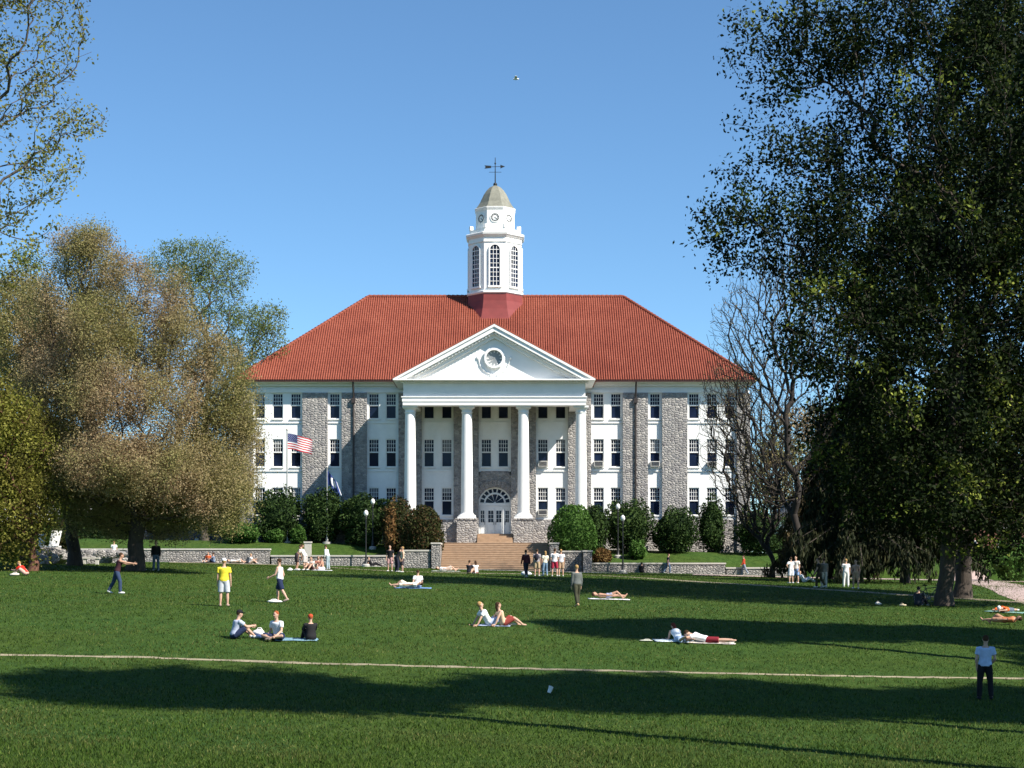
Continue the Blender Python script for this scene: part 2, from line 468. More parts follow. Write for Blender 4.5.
# ------------------------------------------------------------------ paths
ribbon('footpath', [(-60, 653.5), (140, 657.5), (330, 664), (520, 669), (760, 674.5), (1090, 679.5)], 0.31, M['dirtpath'], 'narrow worn pale footpath crossing the near lawn', jag=0.8, seed=3)
ribbon('walkway', [(170, 557.2), (222, 559.5), (300, 565.5), (386, 571), (480, 573.5), (600, 575.5), (700, 582), (800, 588), (900, 594.5), (985, 600), (1060, 605)], 1.5, M['dirtpath'], 'pale walkway running slantwise across the far lawn', jag=0.25, seed=4)
ribbon('forecourt', [(-5.8, 135.9, None), (9.5, 135.4, None)], 1.5, M['concrete'], 'pale paved strip at the foot of the brick steps', jag=0.02)
ribbon('brick_path', [(948, 571.5), (970, 576.5), (998, 585), (1030, 595), (1080, 612)], 3.4, M['pinkpath'], 'broad pinkish brick path curving behind the dark trees', jag=0.02)
ribbon('paved_walk', [(15.0, 136.6, None), (24.0, 135.0, None), (48, 133.0, None)], 4.5, M['pinkpath'], 'pink paved walk below the terrace under the trees', jag=0.02, lift=0.03)

# ------------------------------------------------------------------ the hall
YW = 150.0
X0 = -1.56
def XU(u): return (u - CU)/11.0
def ZV(v): return (VH - v)/11.0
HALL = empty('university_hall', (X0, YW, 2.9), 'white and grey stone hall with red hip roof, columned portico and clock tower', 'building')
stone_c = M['stone']
Z_TOP = 17.95; Z_FR = ZV(393)       # frieze zone
Z_B = 1.6
Z_F = ZV(519.5)                     # top of the stone base
rows = [(ZV(515.3), ZV(487.6)), (ZV(467.0), ZV(439.0)), (ZV(418.8), ZV(393.4))]
half_bays = [  # (kind, u0, u1, [window ranges]) right of the axis u=494.85
    ('white', 494.85, 511, [(498.1, 508.6)]),
    ('stone', 511, 536, []),
    ('white', 536, 568, [(537.6, 548.1), (555.4, 565.9)]),
    ('stone', 568, 591, []),
    ('white', 591, 622.7, [(593.3, 603.8), (610.6, 621.1)]),
    ('stone', 622.7, 647.7, []),
    ('white', 647.7, 662, [(649.7, 660.2)]),
    ('stone', 662, 687, []),
    ('white', 687, 736.6, [(688.6, 699.1), (706.6, 717.1), (724.7, 735.2)]),
    ('stone', 736.6, 748.5, []),
]
AX = 494.85
bays = []
for k, a, b, ws in half_bays:
    bays.append((k, a, b, ws))
    bays.append((k, 2*AX-b, 2*AX-a, [(2*AX-w1, 2*AX-w0) for w0, w1 in ws]))
bays.sort(key=lambda t: t[1])
wall = MB()
win_spots = []
center_stone_top = ZV(471)
for k, a, b, ws in bays:
    x0, x1 = XU(a), XU(b)
    if k == 'stone':
        mb = MB()
        mb.box(x0, x1, YW-0.32, YW+0.5, Z_B, Z_FR)
        mb.build('pilaster', stone_c, HALL)
        continue
    centre = AX-20 < (a+b)/2 < AX+20
    zlow = center_stone_top if centre else Z_F
    # horizontal spandrels
    cuts = [(zlow, rows[1][0])] if centre else [(Z_F, rows[0][0]), (rows[0][1], rows[1][0])]
    cuts += [(rows[1][1], rows[2][0]), (rows[2][1], Z_FR)]
    for z0, z1 in cuts:
        if z1 - z0 > 0.01: wall.box(x0, x1, YW, YW+0.5, z0, z1)
    for r, (z0, z1) in enumerate(rows):
        if centre and r == 0: continue
        xs = sorted([x0] + [XU(q) for w in ws for q in w] + [x1])
        for i in range(0, len(xs), 2):
            wall.box(xs[i], xs[i+1], YW, YW+0.5, z0, z1)
        for w0, w1 in ws: win_spots.append((XU((w0+w1)/2), z0, r))
        # sill course under each row, and slim head course
        wall.box(x0+0.01, x1-0.01, YW-0.09, YW+0.0, z0-0.42, z0-0.30)
# body of the building behind the facade
xl, xr = XU(2*AX-748.5), XU(748.5)
YB = YW + 20.6
wall.box(xl+0.02, xr-0.02, YW+0.62, YB, Z_B+0.2, Z_TOP)
# side walls: white with frieze
wall.box(xl+0.01, xr-0.01, YW-0.02, YW+0.55, Z_FR, Z_TOP)
wall.box(xl-0.06, xr+0.06, YW-0.16, YW-0.02, Z_FR+0.02, Z_FR+0.3)
wall.box(xl-0.1, xr+0.1, YW-0.3, YW-0.02, Z_TOP-0.35, Z_TOP-0.05)
wall.build('wall', M['stucco'], HALL)
# stone side pilasters on the flanks
for sx_, xx in ((-1, xl), (1, xr)):
    for i in range(5):
        y0 = YW + 0.52 + i*4.6
        fl = MB(); fl.box(min(xx, xx+sx_*0.25), max(xx, xx+sx_*0.25), y0, y0+2.0, Z_B, Z_FR)
        fl.build('flank_pilaster', stone_c, HALL)
# stone base, with the centre bay of stone round the entrance
fd = MB()
dx0, dx1 = XU(477.6), XU(2*AX-477.6)
fd.box(xl+0.012, XU(2*AX-511)-0.0, YW-0.12, YW+0.5, Z_B, Z_F-0.002)
fd.box(XU(511), xr-0.012, YW-0.12, YW+0.5, Z_B, Z_F-0.002)
fd.build('foundation', stone_c, HALL)
# centre stone panel with an arched opening
cw = (dx1-dx0)/2
ZS = ZV(504.0); ZD = 4.06
arch = MB()
xa, xb = XU(2*AX-511), XU(511)
RO = 1.52
n = 24
poly_t = []
for i in range(n+1):
    a = math.pi*i/n
    poly_t.append((X0-0.0+RO*math.cos(a), ZS+RO*math.sin(a)))
# two side pieces and a top piece made of quads between arch and a rectangle
zt = center_stone_top
def quadstrip(mb, y0, y1):
    outer = []
    for i in range(n+1):
        a = math.pi*i/n
        cx, cz = math.cos(a), math.sin(a)
        W2 = (xb-xa)/2; H2 = zt-ZS
        k = min(W2/abs(cx) if abs(cx) > 1e-6 else 1e9, H2/abs(cz) if cz > 1e-6 else 1e9)
        outer.append((X0 + k*cx, ZS + k*cz))
    for i in range(n):
        P = [poly_t[i], outer[i], outer[i+1], poly_t[i+1]]
        mb.prism(P[::-1], y0, y1)
quadstrip(arch, YW-0.1, YW+0.5)
arch.box(xa, X0-RO, YW-0.1, YW+0.5, Z_B, ZS)
arch.box(X0+RO, xb, YW-0.1, YW+0.5, Z_B, ZS)
arch.build('entrance_wall', stone_c, HALL)
vz = MB()
NV = 15
for i in range(NV):
    a0, a1 = math.pi*i/NV+0.012, math.pi*(i+1)/NV-0.012
    P = [(X0+r*math.cos(a), ZS+r*math.sin(a)) for r, a in ((RO+0.01, a0), (RO+0.62+0.05*(i % 2), a0), (RO+0.62+0.05*(i % 2), a1), (RO+0.01, a1))]
    vz.prism(P[::-1], YW-0.2, YW-0.1)
vz.build('arch_stones', M['stone_arch'], HALL)
# entrance: frame, fanlight, doors, sidelights
dr = MB()
yd = YW+0.14
dr.box(X0-RO+0.01, X0+RO-0.01, yd+0.12, yd+0.2, ZD, ZS+0.02)
P = [(X0+(RO-0.005)*math.cos(math.pi*i/n), ZS+0.02+(RO-0.03)*math.sin(math.pi*i/n)) for i in range(n+1)]
dr.prism(P[::-1], yd+0.12, yd+0.2)
for r0, r1 in ((RO-0.16, RO-0.01), (0.86, 0.98)):
    for i in range(n):
        a0, a1 = math.pi*i/n, math.pi*(i+1)/n
        P = [(X0+r*math.cos(a), ZS+0.03+r*math.sin(a)) for r, a in ((r0, a0), (r1, a0), (r1, a1), (r0, a1))]
        dr.prism(P[::-1], yd, yd+0.115)
dr.box(X0-RO+0.012, X0+RO-0.012, yd-0.03, yd+0.115, ZS-0.16, ZS+0.08)
for xx in (-RO+0.06, -0.78, 0.78, RO-0.06):
    dr.box(X0+xx-0.055, X0+xx+0.055, yd-0.02, yd+0.115, ZD, ZS-0.165)
DOOR = dr.build('entrance_frame', M['white'], HALL)
fg = MB()
for r0, r1, k in ((1.0, RO-0.18, 9), (0.12, 0.84, 5)):
    for i in range(k):
        a0, a1 = math.pi*i/k+0.05, math.pi*(i+1)/k-0.05
        pts = []
        for j in range(5): a = a0+(a1-a0)*j/4; pts.append((X0+r1*math.cos(a), ZS+0.1+r1*math.sin(a)*0.97))
        for j in range(4, -1, -1): a = a0+(a1-a0)*j/4; pts.append((X0+r0*math.cos(a), ZS+0.1+r0*math.sin(a)*0.97))
        fg.prism(pts[::-1], yd+0.09, yd+0.118)
fg.build('fanlight', M['glass'], DOOR)
def door_leaf(x0, x1, name):
    mb = MB()
    z0, z1 = ZD+0.02, ZS-0.18
    mb.box(x0, x1, yd+0.03, yd+0.09, z0, z1)
    w = x1-x0
    # raised bottom panel
    mb.box(x0+0.09, x1-0.09, yd+0.01, yd+0.028, z0+0.15, z0+0.95)
    o = mb.build(name, M['white'], HALL)
    g = MB(); c = 2 if w > 0.5 else 1
    for i in range(c):
        for j in range(3):
            gx0 = x0+0.1+(w-0.2)*i/c; gx1 = x0+0.1+(w-0.2)*(i+1)/c
            gz0 = z0+1.15+1.1*j/3; gz1 = z0+1.15+1.1*(j+1)/3
            g.box(gx0+0.02, gx1-0.02, yd+0.02, yd+0.031, gz0+0.02, gz1-0.02)
    g.build('pane', M['glass'], o)
    if w > 0.5:
        h = MB(); hx = x1-0.08 if x1 < X0+0.05 else x0+0.08
        h.tube([(hx, yd-0.03, z0+0.95), (hx, yd-0.03, z0+1.25)], 0.02, 6)
        h.tube([(hx, yd-0.03, z0+0.97), (hx, yd+0.02, z0+0.97)], 0.012, 6); h.tube([(hx, yd-0.03, z0+1.23), (hx, yd+0.02, z0+1.23)], 0.012, 6)
        h.build('handle', M['iron'], o)
door_leaf(X0-0.72, X0-0.012, 'door'); door_leaf(X0+0.012, X0+0.72, 'door')
door_leaf(X0-1.39, X0-0.84, 'sidelight'); door_leaf(X0+0.84, X0+1.39, 'sidelight')
# windows -------------------------------------------------
WW = 10.5/11
def window_meshes(h):
    f = MB(); w = WW
    c = 0.07
    y0, y1 = 0.08, 0.2
    f.box(-w/2, -w/2+c, y0, y1, 0, h); f.box(w/2-c, w/2, y0, y1, 0, h)
    f.box(-w/2+c, w/2-c, y0, y1, 0, c); f.box(-w/2+c, w/2-c, y0, y1, h-c, h)
    zm = h*0.53
    f.box(-w/2+c, w/2-c, y0-0.02, y1, zm-0.055, zm+0.055)
    for i in range(1, 4):
        x = -w/2+c+(w-2*c)*i/4
        f.box(x-0.017, x+0.017, y0+0.03, y1-0.02, zm+0.055, h-c)
    for j in range(1, 3):
        z = zm+0.055+(h-c-zm-0.055)*j/3
        f.box(-w/2+c, w/2-c, y0+0.035, y1-0.022, z-0.017, z+0.017)
    g = MB()
    g.box(-w/2+c*0.5, w/2-c*0.5, y1-0.05, y1+0.02, c*0.5, zm); g.box(-w/2+c*0.5, w/2-c*0.5, y1-0.03, y1+0.02, zm, h-c*0.5)
    s = MB(); s.box(-w/2-0.07, w/2+0.07, -0.14, 0.078, -0.1, -0.003)
    return f.mesh('window', M['white']), g.mesh('pane', M['glass']), s.mesh('sill', M['white'])
wm = [window_meshes(z1-z0) for z0, z1 in rows]
for x, z, r in win_spots:
    f, g, s = wm[r]
    o = bpy.data.objects.new('window', f); COL.objects.link(o); o.parent = HALL
    L = WL[HALL.name]; o.location = (x-L[0], YW-L[1], z-L[2])
    for nm, me in (('pane', g), ('sill', s)):
        c = bpy.data.objects.new(nm, me); COL.objects.link(c); c.parent = o
M['blind'] = simple('window_blind', (0.16, 0.165, 0.17), 0.8, 0.1, 6.0)
_rb = random.Random(3)
for o in [q for q in HALL.children if q.name.split('.')[0] == 'window']:
    if _rb.random() < 0.3:
        r = min(range(3), key=lambda i: abs(rows[i][0]-2.9-o.location.z)); h = rows[r][1]-rows[r][0]
        mb = MB(); dz_ = _rb.choice([0.18, 0.28, 0.4, 0.47])*h
        mb.box(-WW/2+0.075, WW/2-0.075, 0.158, 0.166, h-0.075-dz_, h-0.075)
        c = bpy.data.objects.new('blind', mb.mesh('blind', M['blind'])); COL.objects.link(c); c.parent = o
# window air conditioners
def ac(u0, u1, vb, vt, y=YW):
    mb = MB(); x0, x1 = XU(u0)+0.06, XU(u1)-0.06; z0, z1 = ZV(vb)+0.03, ZV(vt)
    mb.box(x0, x1, y-0.42, y+0.1, z0, z1)
    o = mb.build('air_conditioner', M['acmetal'], HALL)
    g = MB()
    for i in range(6):
        z = z0+0.08+(z1-z0-0.16)*i/5
        g.box(x0+0.06, x1-0.06, y-0.435, y-0.422, z-0.018, z+0.018)
    g.build('grille', M['pipe'], o)
ac(593.3, 603.8, 467, 461.3); ac(649.7, 660.2, 467, 461.5); ac(537.6, 548.1, 467, 461.2); ac(537.6, 548.1, 515.3, 509.8); ac(706.6, 717.1, 467, 461.8)
# eaves, gutter, downspouts ------------------------------
EZ = 18.05; HW = 23.65; RUN = 11.3; RISE = 9.45
ye0, ye1 = YW-1.1, YW-1.1+2*RUN
so_ = MB()
so_.box(X0-HW+0.15, X0+HW-0.15, ye0+0.15, ye1-0.15, Z_TOP, Z_TOP+0.1)
so_.box(X0-HW+0.3, X0+HW-0.3, ye0+0.3, YW-0.3, Z_TOP-0.12, Z_TOP-0.004)
so_.build('soffit', M['white'], HALL)
gt = MB()
gt.box(X0-HW, X0+HW, ye0-0.02, ye0+0.14, EZ-0.14, EZ+0.06)
gt.box(X0-HW, X0-HW+0.14, ye0+0.145, ye1, EZ-0.14, EZ+0.06); gt.box(X0+HW-0.14, X0+HW, ye0+0.145, ye1, EZ-0.14, EZ+0.06)
gt.build('gutter', M['gutter'], HALL)
for u in (354.0, 635.4):
    dp = MB(); x = XU(u)
    dp.tube([(x, ye0+0.1, EZ-0.1), (x, ye0+0.2, EZ-0.45), (x, YW-0.36, Z_FR-0.35), (x, YW-0.42, Z_FR-0.9), (x, YW-0.42, 3.0)], 0.085, 8)
    dp.box(x-0.17, x+0.17, YW-0.6, YW-0.33, Z_FR-0.95, Z_FR-0.5)
    dp.build('downspout', M['pipe'], HALL, smooth=40)
# roof ----------------------------------------------------
rf = MB()
A = (X0-HW, ye0, EZ); B = (X0+HW, ye0, EZ); C_ = (X0+HW, ye1, EZ); D = (X0-HW, ye1, EZ)
yr = (ye0+ye1)/2; rz = EZ+RISE; rl = X0-(HW-RUN); rr = X0+(HW-RUN)
E = (rl, yr, rz); F_ = (rr, yr, rz)
rf.add([A, B, C_, D, E, F_], [(0, 1, 5, 4), (1, 2, 5), (2, 3, 4, 5), (3, 0, 4), (3, 2, 1, 0)])
PITCH = 0.215
def rib(mb, p0, p1, side, nrm, r=0.078):
    p0, p1, side, nrm = Vector(p0), Vector(p1), Vector(side), Vector(nrm)
    prof_ = [(-r, -0.02), (-r*0.75, r*0.6), (0, r), (r*0.75, r*0.6), (r, -0.02)]
    vs = [p + side*a + nrm*b for p in (p0, p1) for a, b in prof_]
    mb.add(vs, [(i, i+1, i+6, i+5) for i in range(4)] + [(4, 3, 2, 1, 0)])
ln = math.hypot(RUN, RISE)
nf = Vector((0, -RISE/ln, RUN/ln))
k = int(HW/PITCH)
for i in range(-k, k+1):
    x = i*PITCH
    t = min(1.0, (HW-abs(x))/RUN)
    if t < 0.01: continue
    rib(rf, (X0+x, ye0-0.05, EZ+0.0), (X0+x, ye0+RUN*t, EZ+RISE*t), (1, 0, 0), nf)
k = int(RUN/PITCH)
for sg in (-1, 1):
    ns = Vector((sg*RISE/ln, 0, RUN/ln))
    for i in range(-k, k+1):
        y = i*PITCH; t = (RUN-abs(y))/RUN
        if t < 0.01: continue
        rib(rf, (X0+sg*HW, yr+y, EZ), (X0+sg*(HW-RUN*t), yr+y, EZ+RISE*t), (0, -sg, 0), ns)
for a, b in ((A, E), (D, E), (B, F_), (C_, F_), (E, F_)):
    a, b = Vector(a), Vector(b); n_ = int((b-a).length/0.42)
    for i in range(n_):
        rf.tube([a.lerp(b, i/n_) + Vector((0, 0, 0.05)), a.lerp(b, (i+1)/n_) + Vector((0, 0, 0.02))], [0.17, 0.15], 8)
ROOF = rf.build('roof', M['tile'], HALL, smooth=50)
# portico -------------------------------------------------
YF = 144.15                       # face of the entablature
XC = -1.55
def HS(v, y): return (VH-v)*y/FPX
ZE0 = HS(405.3, 144.2)            # underside
ZE1 = HS(397.5, 144.2)            # top of architrave
ZE2 = HS(383.0, 144.2)            # top of frieze
ZE3 = HS(379.0, 143.6)            # top of cornice
HP = 8.0
en = MB()
def beam(mb, h, y0, z0, z1, depth=1.3):
    mb.box(XC-h, XC+h, y0, y0+depth, z0, z1)
    for sg in (-1, 1):
        xa_, xb_ = sorted((XC+sg*h, XC+sg*(h-depth)))
        mb.box(xa_, xb_, y0+depth, YW-0.33, z0, z1)
beam(en, HP, YF, ZE0, ZE0+0.32); beam(en, HP+0.05, YF-0.05, ZE0+0.32, ZE1); beam(en, HP+0.12, YF-0.12, ZE1, ZE1+0.1)
beam(en, HP-0.04, YF+0.04, ZE1+0.1, ZE2)
beam(en, HP+0.2, YF-0.2, ZE2, ZE2+0.14); 
en.box(XC-HP-0.72, XC+HP+0.72, YF-0.72, YW-0.03, ZE2+0.14, ZE3-0.12)
en.box(XC-HP-0.8, XC+HP+0.8, YF-0.8, YW-0.031, ZE3-0.12, ZE3)
# dentils
nd = 64
for i in range(nd):
    x = XC-HP-0.1+(2*HP+0.2)*(i+0.5)/nd
    en.box(x-0.07, x+0.07, YF-0.33, YF-0.2, ZE2-0.0, ZE2+0.138)
# coffer / ceiling of the portico
en.box(XC-HP+1.3, XC+HP-1.3, YF+1.3, YW-0.34, ZE0+0.55, ZE0+0.7)
en.build('entablature', M['white'], HALL)
# pediment
pd = MB()
APZ = HS(324.0, 143.4)
h0 = HP+0.8
sl_ = (APZ-ZE3)/h0
def rake(mb, h, zb_off, th, y0, y1):
    """pair of raking slabs; the top edge lies zb_off below the roof line"""
    for sg in (-1, 1):
        P = [(XC+sg*h, ZE3+0.002+max(0, (h0-h)*sl_-zb_off-th)), (XC+sg*h, ZE3+0.004+max(0.004, (h0-h)*sl_-zb_off)), (XC, APZ-zb_off), (XC, APZ-zb_off-th)]
        mb.prism(P if sg < 0 else P[::-1], y0, y1)
def rake2(mb, top, bot, y0, y1):
    for sg in (-1, 1):
        # top and bot are drops below the roof line, clipped at the horizontal cornice
        xt = h0 - top/sl_; xb_ = h0 - bot/sl_
        P = [(XC+sg*xb_, ZE3+0.003), (XC+sg*xt, ZE3+0.003), (XC, APZ-top), (XC, APZ-bot)]
        mb.prism(P if sg > 0 else P[::-1], y0, y1)
rake2(pd, 0.0, 0.22, YF-0.8, YF+0.5)
rake2(pd, 0.22, 0.62, YF-0.7, YF+0.5)
rake2(pd, 0.62, 0.78, YF-0.42, YF+0.5)
rake2(pd, 0.78, 1.12, YF-0.16, YF+0.5)
for sg in (-1, 1):
    for i in range(26):
        t = (i+0.5)/26
        x = XC+sg*(h0-1.2)*(1-t); z = APZ-0.70-abs(x-XC)*sl_
        if z < ZE3+0.2: continue
        pd.box(x-0.07, x+0.07, YF-0.55, YF-0.42, z-0.09, z+0.05)
hb = h0-0.78/sl_
pd.prism([(XC-hb, ZE3+0.004), (XC, APZ-0.78), (XC+hb, ZE3+0.004)][::-1], YF+0.12, YF+0.49)
PED = pd.build('pediment', M['white'], HALL)
# clock in the pediment
def clock(cx, y, cz, r, parent, ring=0.25, hour=4.4, facing=Vector((0, -1, 0)), facecol='clockgrey', tick='white'):
    f = facing.normalized(); s = Vector((0, 0, 1)).cross(f)*-1; up = Vector((0, 0, 1)); c = Vector((cx, y, cz))
    def disc(mb, r0, r1, d0, d1, m=0, nn=36):
        pts = []
        for dd in (d0, d1):
            for rr in (r0, r1):
                for i in range(nn):
                    a = 2*math.pi*i/nn
                    pts.append(c + f*dd + s*(rr*math.sin(a)) + up*(rr*math.cos(a)))
        fs = []
        for i in range(nn):
            j = (i+1) % nn
            fs += [(2*nn+i, 2*nn+j, 3*nn+j, 3*nn+i), (nn+i, nn+j, 3*nn+j, 3*nn+i)]
            if r0 > 0.02: fs.append((i, j, 2*nn+j, 2*nn+i))
        mb.add(pts, fs, m)
    g = MB(); disc(g, 0.001, r, 0, 0.06)
    face = g.build('clock', M[facecol], parent)
    q = MB(); disc(q, r, r*1.25, 0, ring); disc(q, r*1.25, r*1.36, 0, ring*0.55)
    q.build('clock_ring', M['white'], face, smooth=30)
    tk = MB()
    for h in range(12):
        a = 2*math.pi*h/12
        d = s*math.sin(a) + up*math.cos(a); e = s*math.cos(a) - up*math.sin(a)
        tk.obox(c + f*0.066 + d*(r*0.82), e*(r*0.045 if h % 3 else r*0.065), f*0.006, d*(r*0.13))
    tk.build('hour_marks', M[tick], face)
    hd = MB()
    for ang, L, w in ((hour/12, r*0.5, r*0.05), ((hour % 1), r*0.76, r*0.035)):
        a = 2*math.pi*ang; d = s*math.sin(a) + up*math.cos(a); e = s*math.cos(a) - up*math.sin(a)
        hd.obox(c + f*0.078 + d*(L*0.42), e*w, f*0.005, d*(L*0.58))
    hd.build('clock_hands', M[tick], face)
    return face
clock(XC, YF+0.12, HS(358.3, 144.2), 0.70, PED, 0.34, 4.35)
gl = MB()      # carved garland round the clock
cz_ = HS(358.3, 144.2)
for sg in (-1, 1):
    pts = [(XC+sg*1.35*math.cos(a), YF+0.06, cz_+1.35*math.sin(a)-0.05) for a in [R(t) for t in range(0, -76, -8)]]
    gl.tube(pts, [0.05+0.025*math.sin(i*2.4) for i in range(len(pts))], 8)
    gl.ball((XC+sg*1.45, YF+0.05, cz_+0.05), (0.12, 0.07, 0.17)); gl.ball((XC+sg*0.3, YF+0.05, cz_-1.45), (0.12, 0.06, 0.09))
gl.build('garland', M['white'], PED, smooth=60)
# gable roof of the portico
gr = MB()
for sg in (-1, 1):
    P = [(XC+sg*(h0+0.12), ZE3-0.02), (XC, APZ+0.06), (XC, APZ+0.2), (XC+sg*(h0+0.16), ZE3+0.1)]
    gr.prism(P if sg < 0 else P[::-1], YF-0.62, YW+4.8)
gr.build('portico_roof', M['tile'], HALL)
# columns
ZC0 = HS(518.7, 145.0)
cols = [HS_ for HS_ in ((410.2-CU)*145/FPX, (466.9-CU)*145/FPX, (523.4-CU)*145/FPX, (580.8-CU)*145/FPX)]
for i, cx in enumerate(cols):
    mb = MB(); z0, z1 = ZC0, ZE0
    hgt = z1-z0
    prf = [(0.0, z0+0.42)]
    for j in range(13):
        t = j/12; prf.append((0.525-0.085*t**1.7, z0+0.42+(hgt-0.42-0.62)*t))
    mb.lathe(cx, 145.0, prf, 28)
    co = mb.build('column', M['white'], HALL, smooth=40)
    b = MB(); b.box(cx-0.8, cx+0.8, 144.2, 145.8, z0, z0+0.16)
    b.lathe(cx, 145.0, [(0.76, z0+0.16), (0.78, z0+0.24), (0.72, z0+0.32), (0.62, z0+0.36), (0.58, z0+0.42), (0.54, z0+0.5)], 28)
    b.build('column_base', M['white'], co, smooth=40)
    c = MB()
    c.lathe(cx, 145.0, [(0.45, z1-0.64), (0.5, z1-0.6), (0.5, z1-0.54), (0.45, z1-0.5), (0.46, z1-0.34), (0.6, z1-0.2), (0.62, z1-0.16)], 28)
    c.box(cx-0.66, cx+0.66, 144.34, 145.66, z1-0.16, z1-0.002)
    c.build('capital', M['white'], co, smooth=40)
    p = MB(); p.box(cx-0.86, cx+0.86, 144.1, 145.9, 2.0, z0-0.12); p.box(cx-0.92, cx+0.92, 144.04, 145.96, z0-0.12, z0-0.002)
    p.build('plinth', stone_c, HALL)
for pb_ in ((cols[0]+0.87, cols[1]-0.87, 144.7, 145.3, 2.0, 5.05), (cols[2]+0.87, cols[3]-0.87, 144.7, 145.3, 2.0, 5.05), (cols[0]-0.4, cols[0]+0.4, 145.91, YW-0.34, 2.0, 4.9), (cols[3]-0.4, cols[3]+0.4, 145.91, YW-0.34, 2.0, 4.9)):
    po = MB(); po.box(*pb_); po.build('porch_wall', stone_c, HALL)
fl = MB(); fl.box(cols[0]+0.41, cols[3]-0.41, 145.31, YW-0.13, 2.0, ZD-0.004)
fl.build('porch_floor', M['concrete'], HALL)
# tower ---------------------------------------------------
TX, TY = (495.2-CU)*160/FPX, yr
ph8 = -math.pi/2 + math.pi/8
def octo(a): return a/math.cos(math.pi/8)
TZ0 = (VH-293)*157.6/FPX
TZ1 = (VH-232.5)*157.6/FPX
tw = MB()
tw.lathe(TX, TY, [(octo(2.52), TZ0-0.2), (octo(2.52), TZ1-0.85), (octo(2.60), TZ1-0.85), (octo(2.60), TZ1-0.7), (octo(2.54), TZ1-0.7), (octo(2.54), TZ1-0.35)], 8, ph8)
TOW = tw.build('clock_tower', M['white'], HALL)
sk = MB()
zlo = 23.6
sk.lathe(TX, TY, [(octo(3.75), zlo), (octo(3.42), 24.4), (octo(3.12), 25.1), (octo(2.84), 25.9), (octo(2.66), 26.7), (octo(2.6), TZ0-0.02)], 8, ph8)
sk.build('roof_skirt', M['redmetal'], TOW)
tc = MB()
tb_ = MB(); tb_.lathe(TX, TY, [(octo(2.62), TZ0-0.018), (octo(2.72), TZ0+0.08), (octo(2.72), TZ0+0.22), (octo(2.58), TZ0+0.3)], 8, ph8)
tb_.build('tower_base_moulding', M['white'], TOW)
tc.lathe(TX, TY, [(octo(2.6), TZ1-0.36), (octo(2.68), TZ1-0.25), (octo(2.78), TZ1-0.15), (octo(2.82), TZ1+0.02), (octo(2.75), TZ1+0.08), (octo(2.4), TZ1+0.1)], 8, ph8)
tc.build('tower_cornice', M['white'], TOW)
TZ2 = (VH-206.5)*158.3/FPX
ln_ = MB()
ln_.lathe(TX, TY, [(octo(2.42), TZ1+0.1), (octo(2.42), TZ1+0.5), (octo(2.2), TZ1+0.52), (octo(1.98), TZ1+0.55), (octo(1.86), TZ1+0.62), (octo(1.86), TZ2-0.3)], 8, ph8)
LAN = ln_.build('lantern', M['white'], TOW)
lc = MB()
lc.lathe(TX, TY, [(octo(1.87), TZ2-0.3), (octo(1.9), TZ2-0.2), (octo(1.94), TZ2-0.12), (octo(1.97), TZ2), (octo(1.9), TZ2+0.04)], 8, ph8)
for q in range(8):
    a = ph8 + math.pi/4*q
    lc.obox((TX+octo(2.3)*math.cos(a), TY+octo(2.3)*math.sin(a), TZ1+0.72), (0.16*math.cos(a), 0.16*math.sin(a), 0), (-0.14*math.sin(a), 0.14*math.cos(a), 0), (0, 0, 0.19))
lc.build('lantern_cornice', M['white'], TOW)
TZ3 = (VH-185.2)*160/FPX
dm = MB(); H = TZ3-TZ2
dm.lathe(TX, TY, [(octo(1.88), TZ2+0.03), (octo(1.68), TZ2+H*0.12), (octo(1.47), TZ2+H*0.26), (octo(1.3), TZ2+H*0.42), (octo(1.1), TZ2+H*0.6), (octo(0.82), TZ2+H*0.78), (octo(0.5), TZ2+H*0.92), (octo(0.12), TZ3)], 8, ph8)
dm.build('dome', M['dome'], TOW)
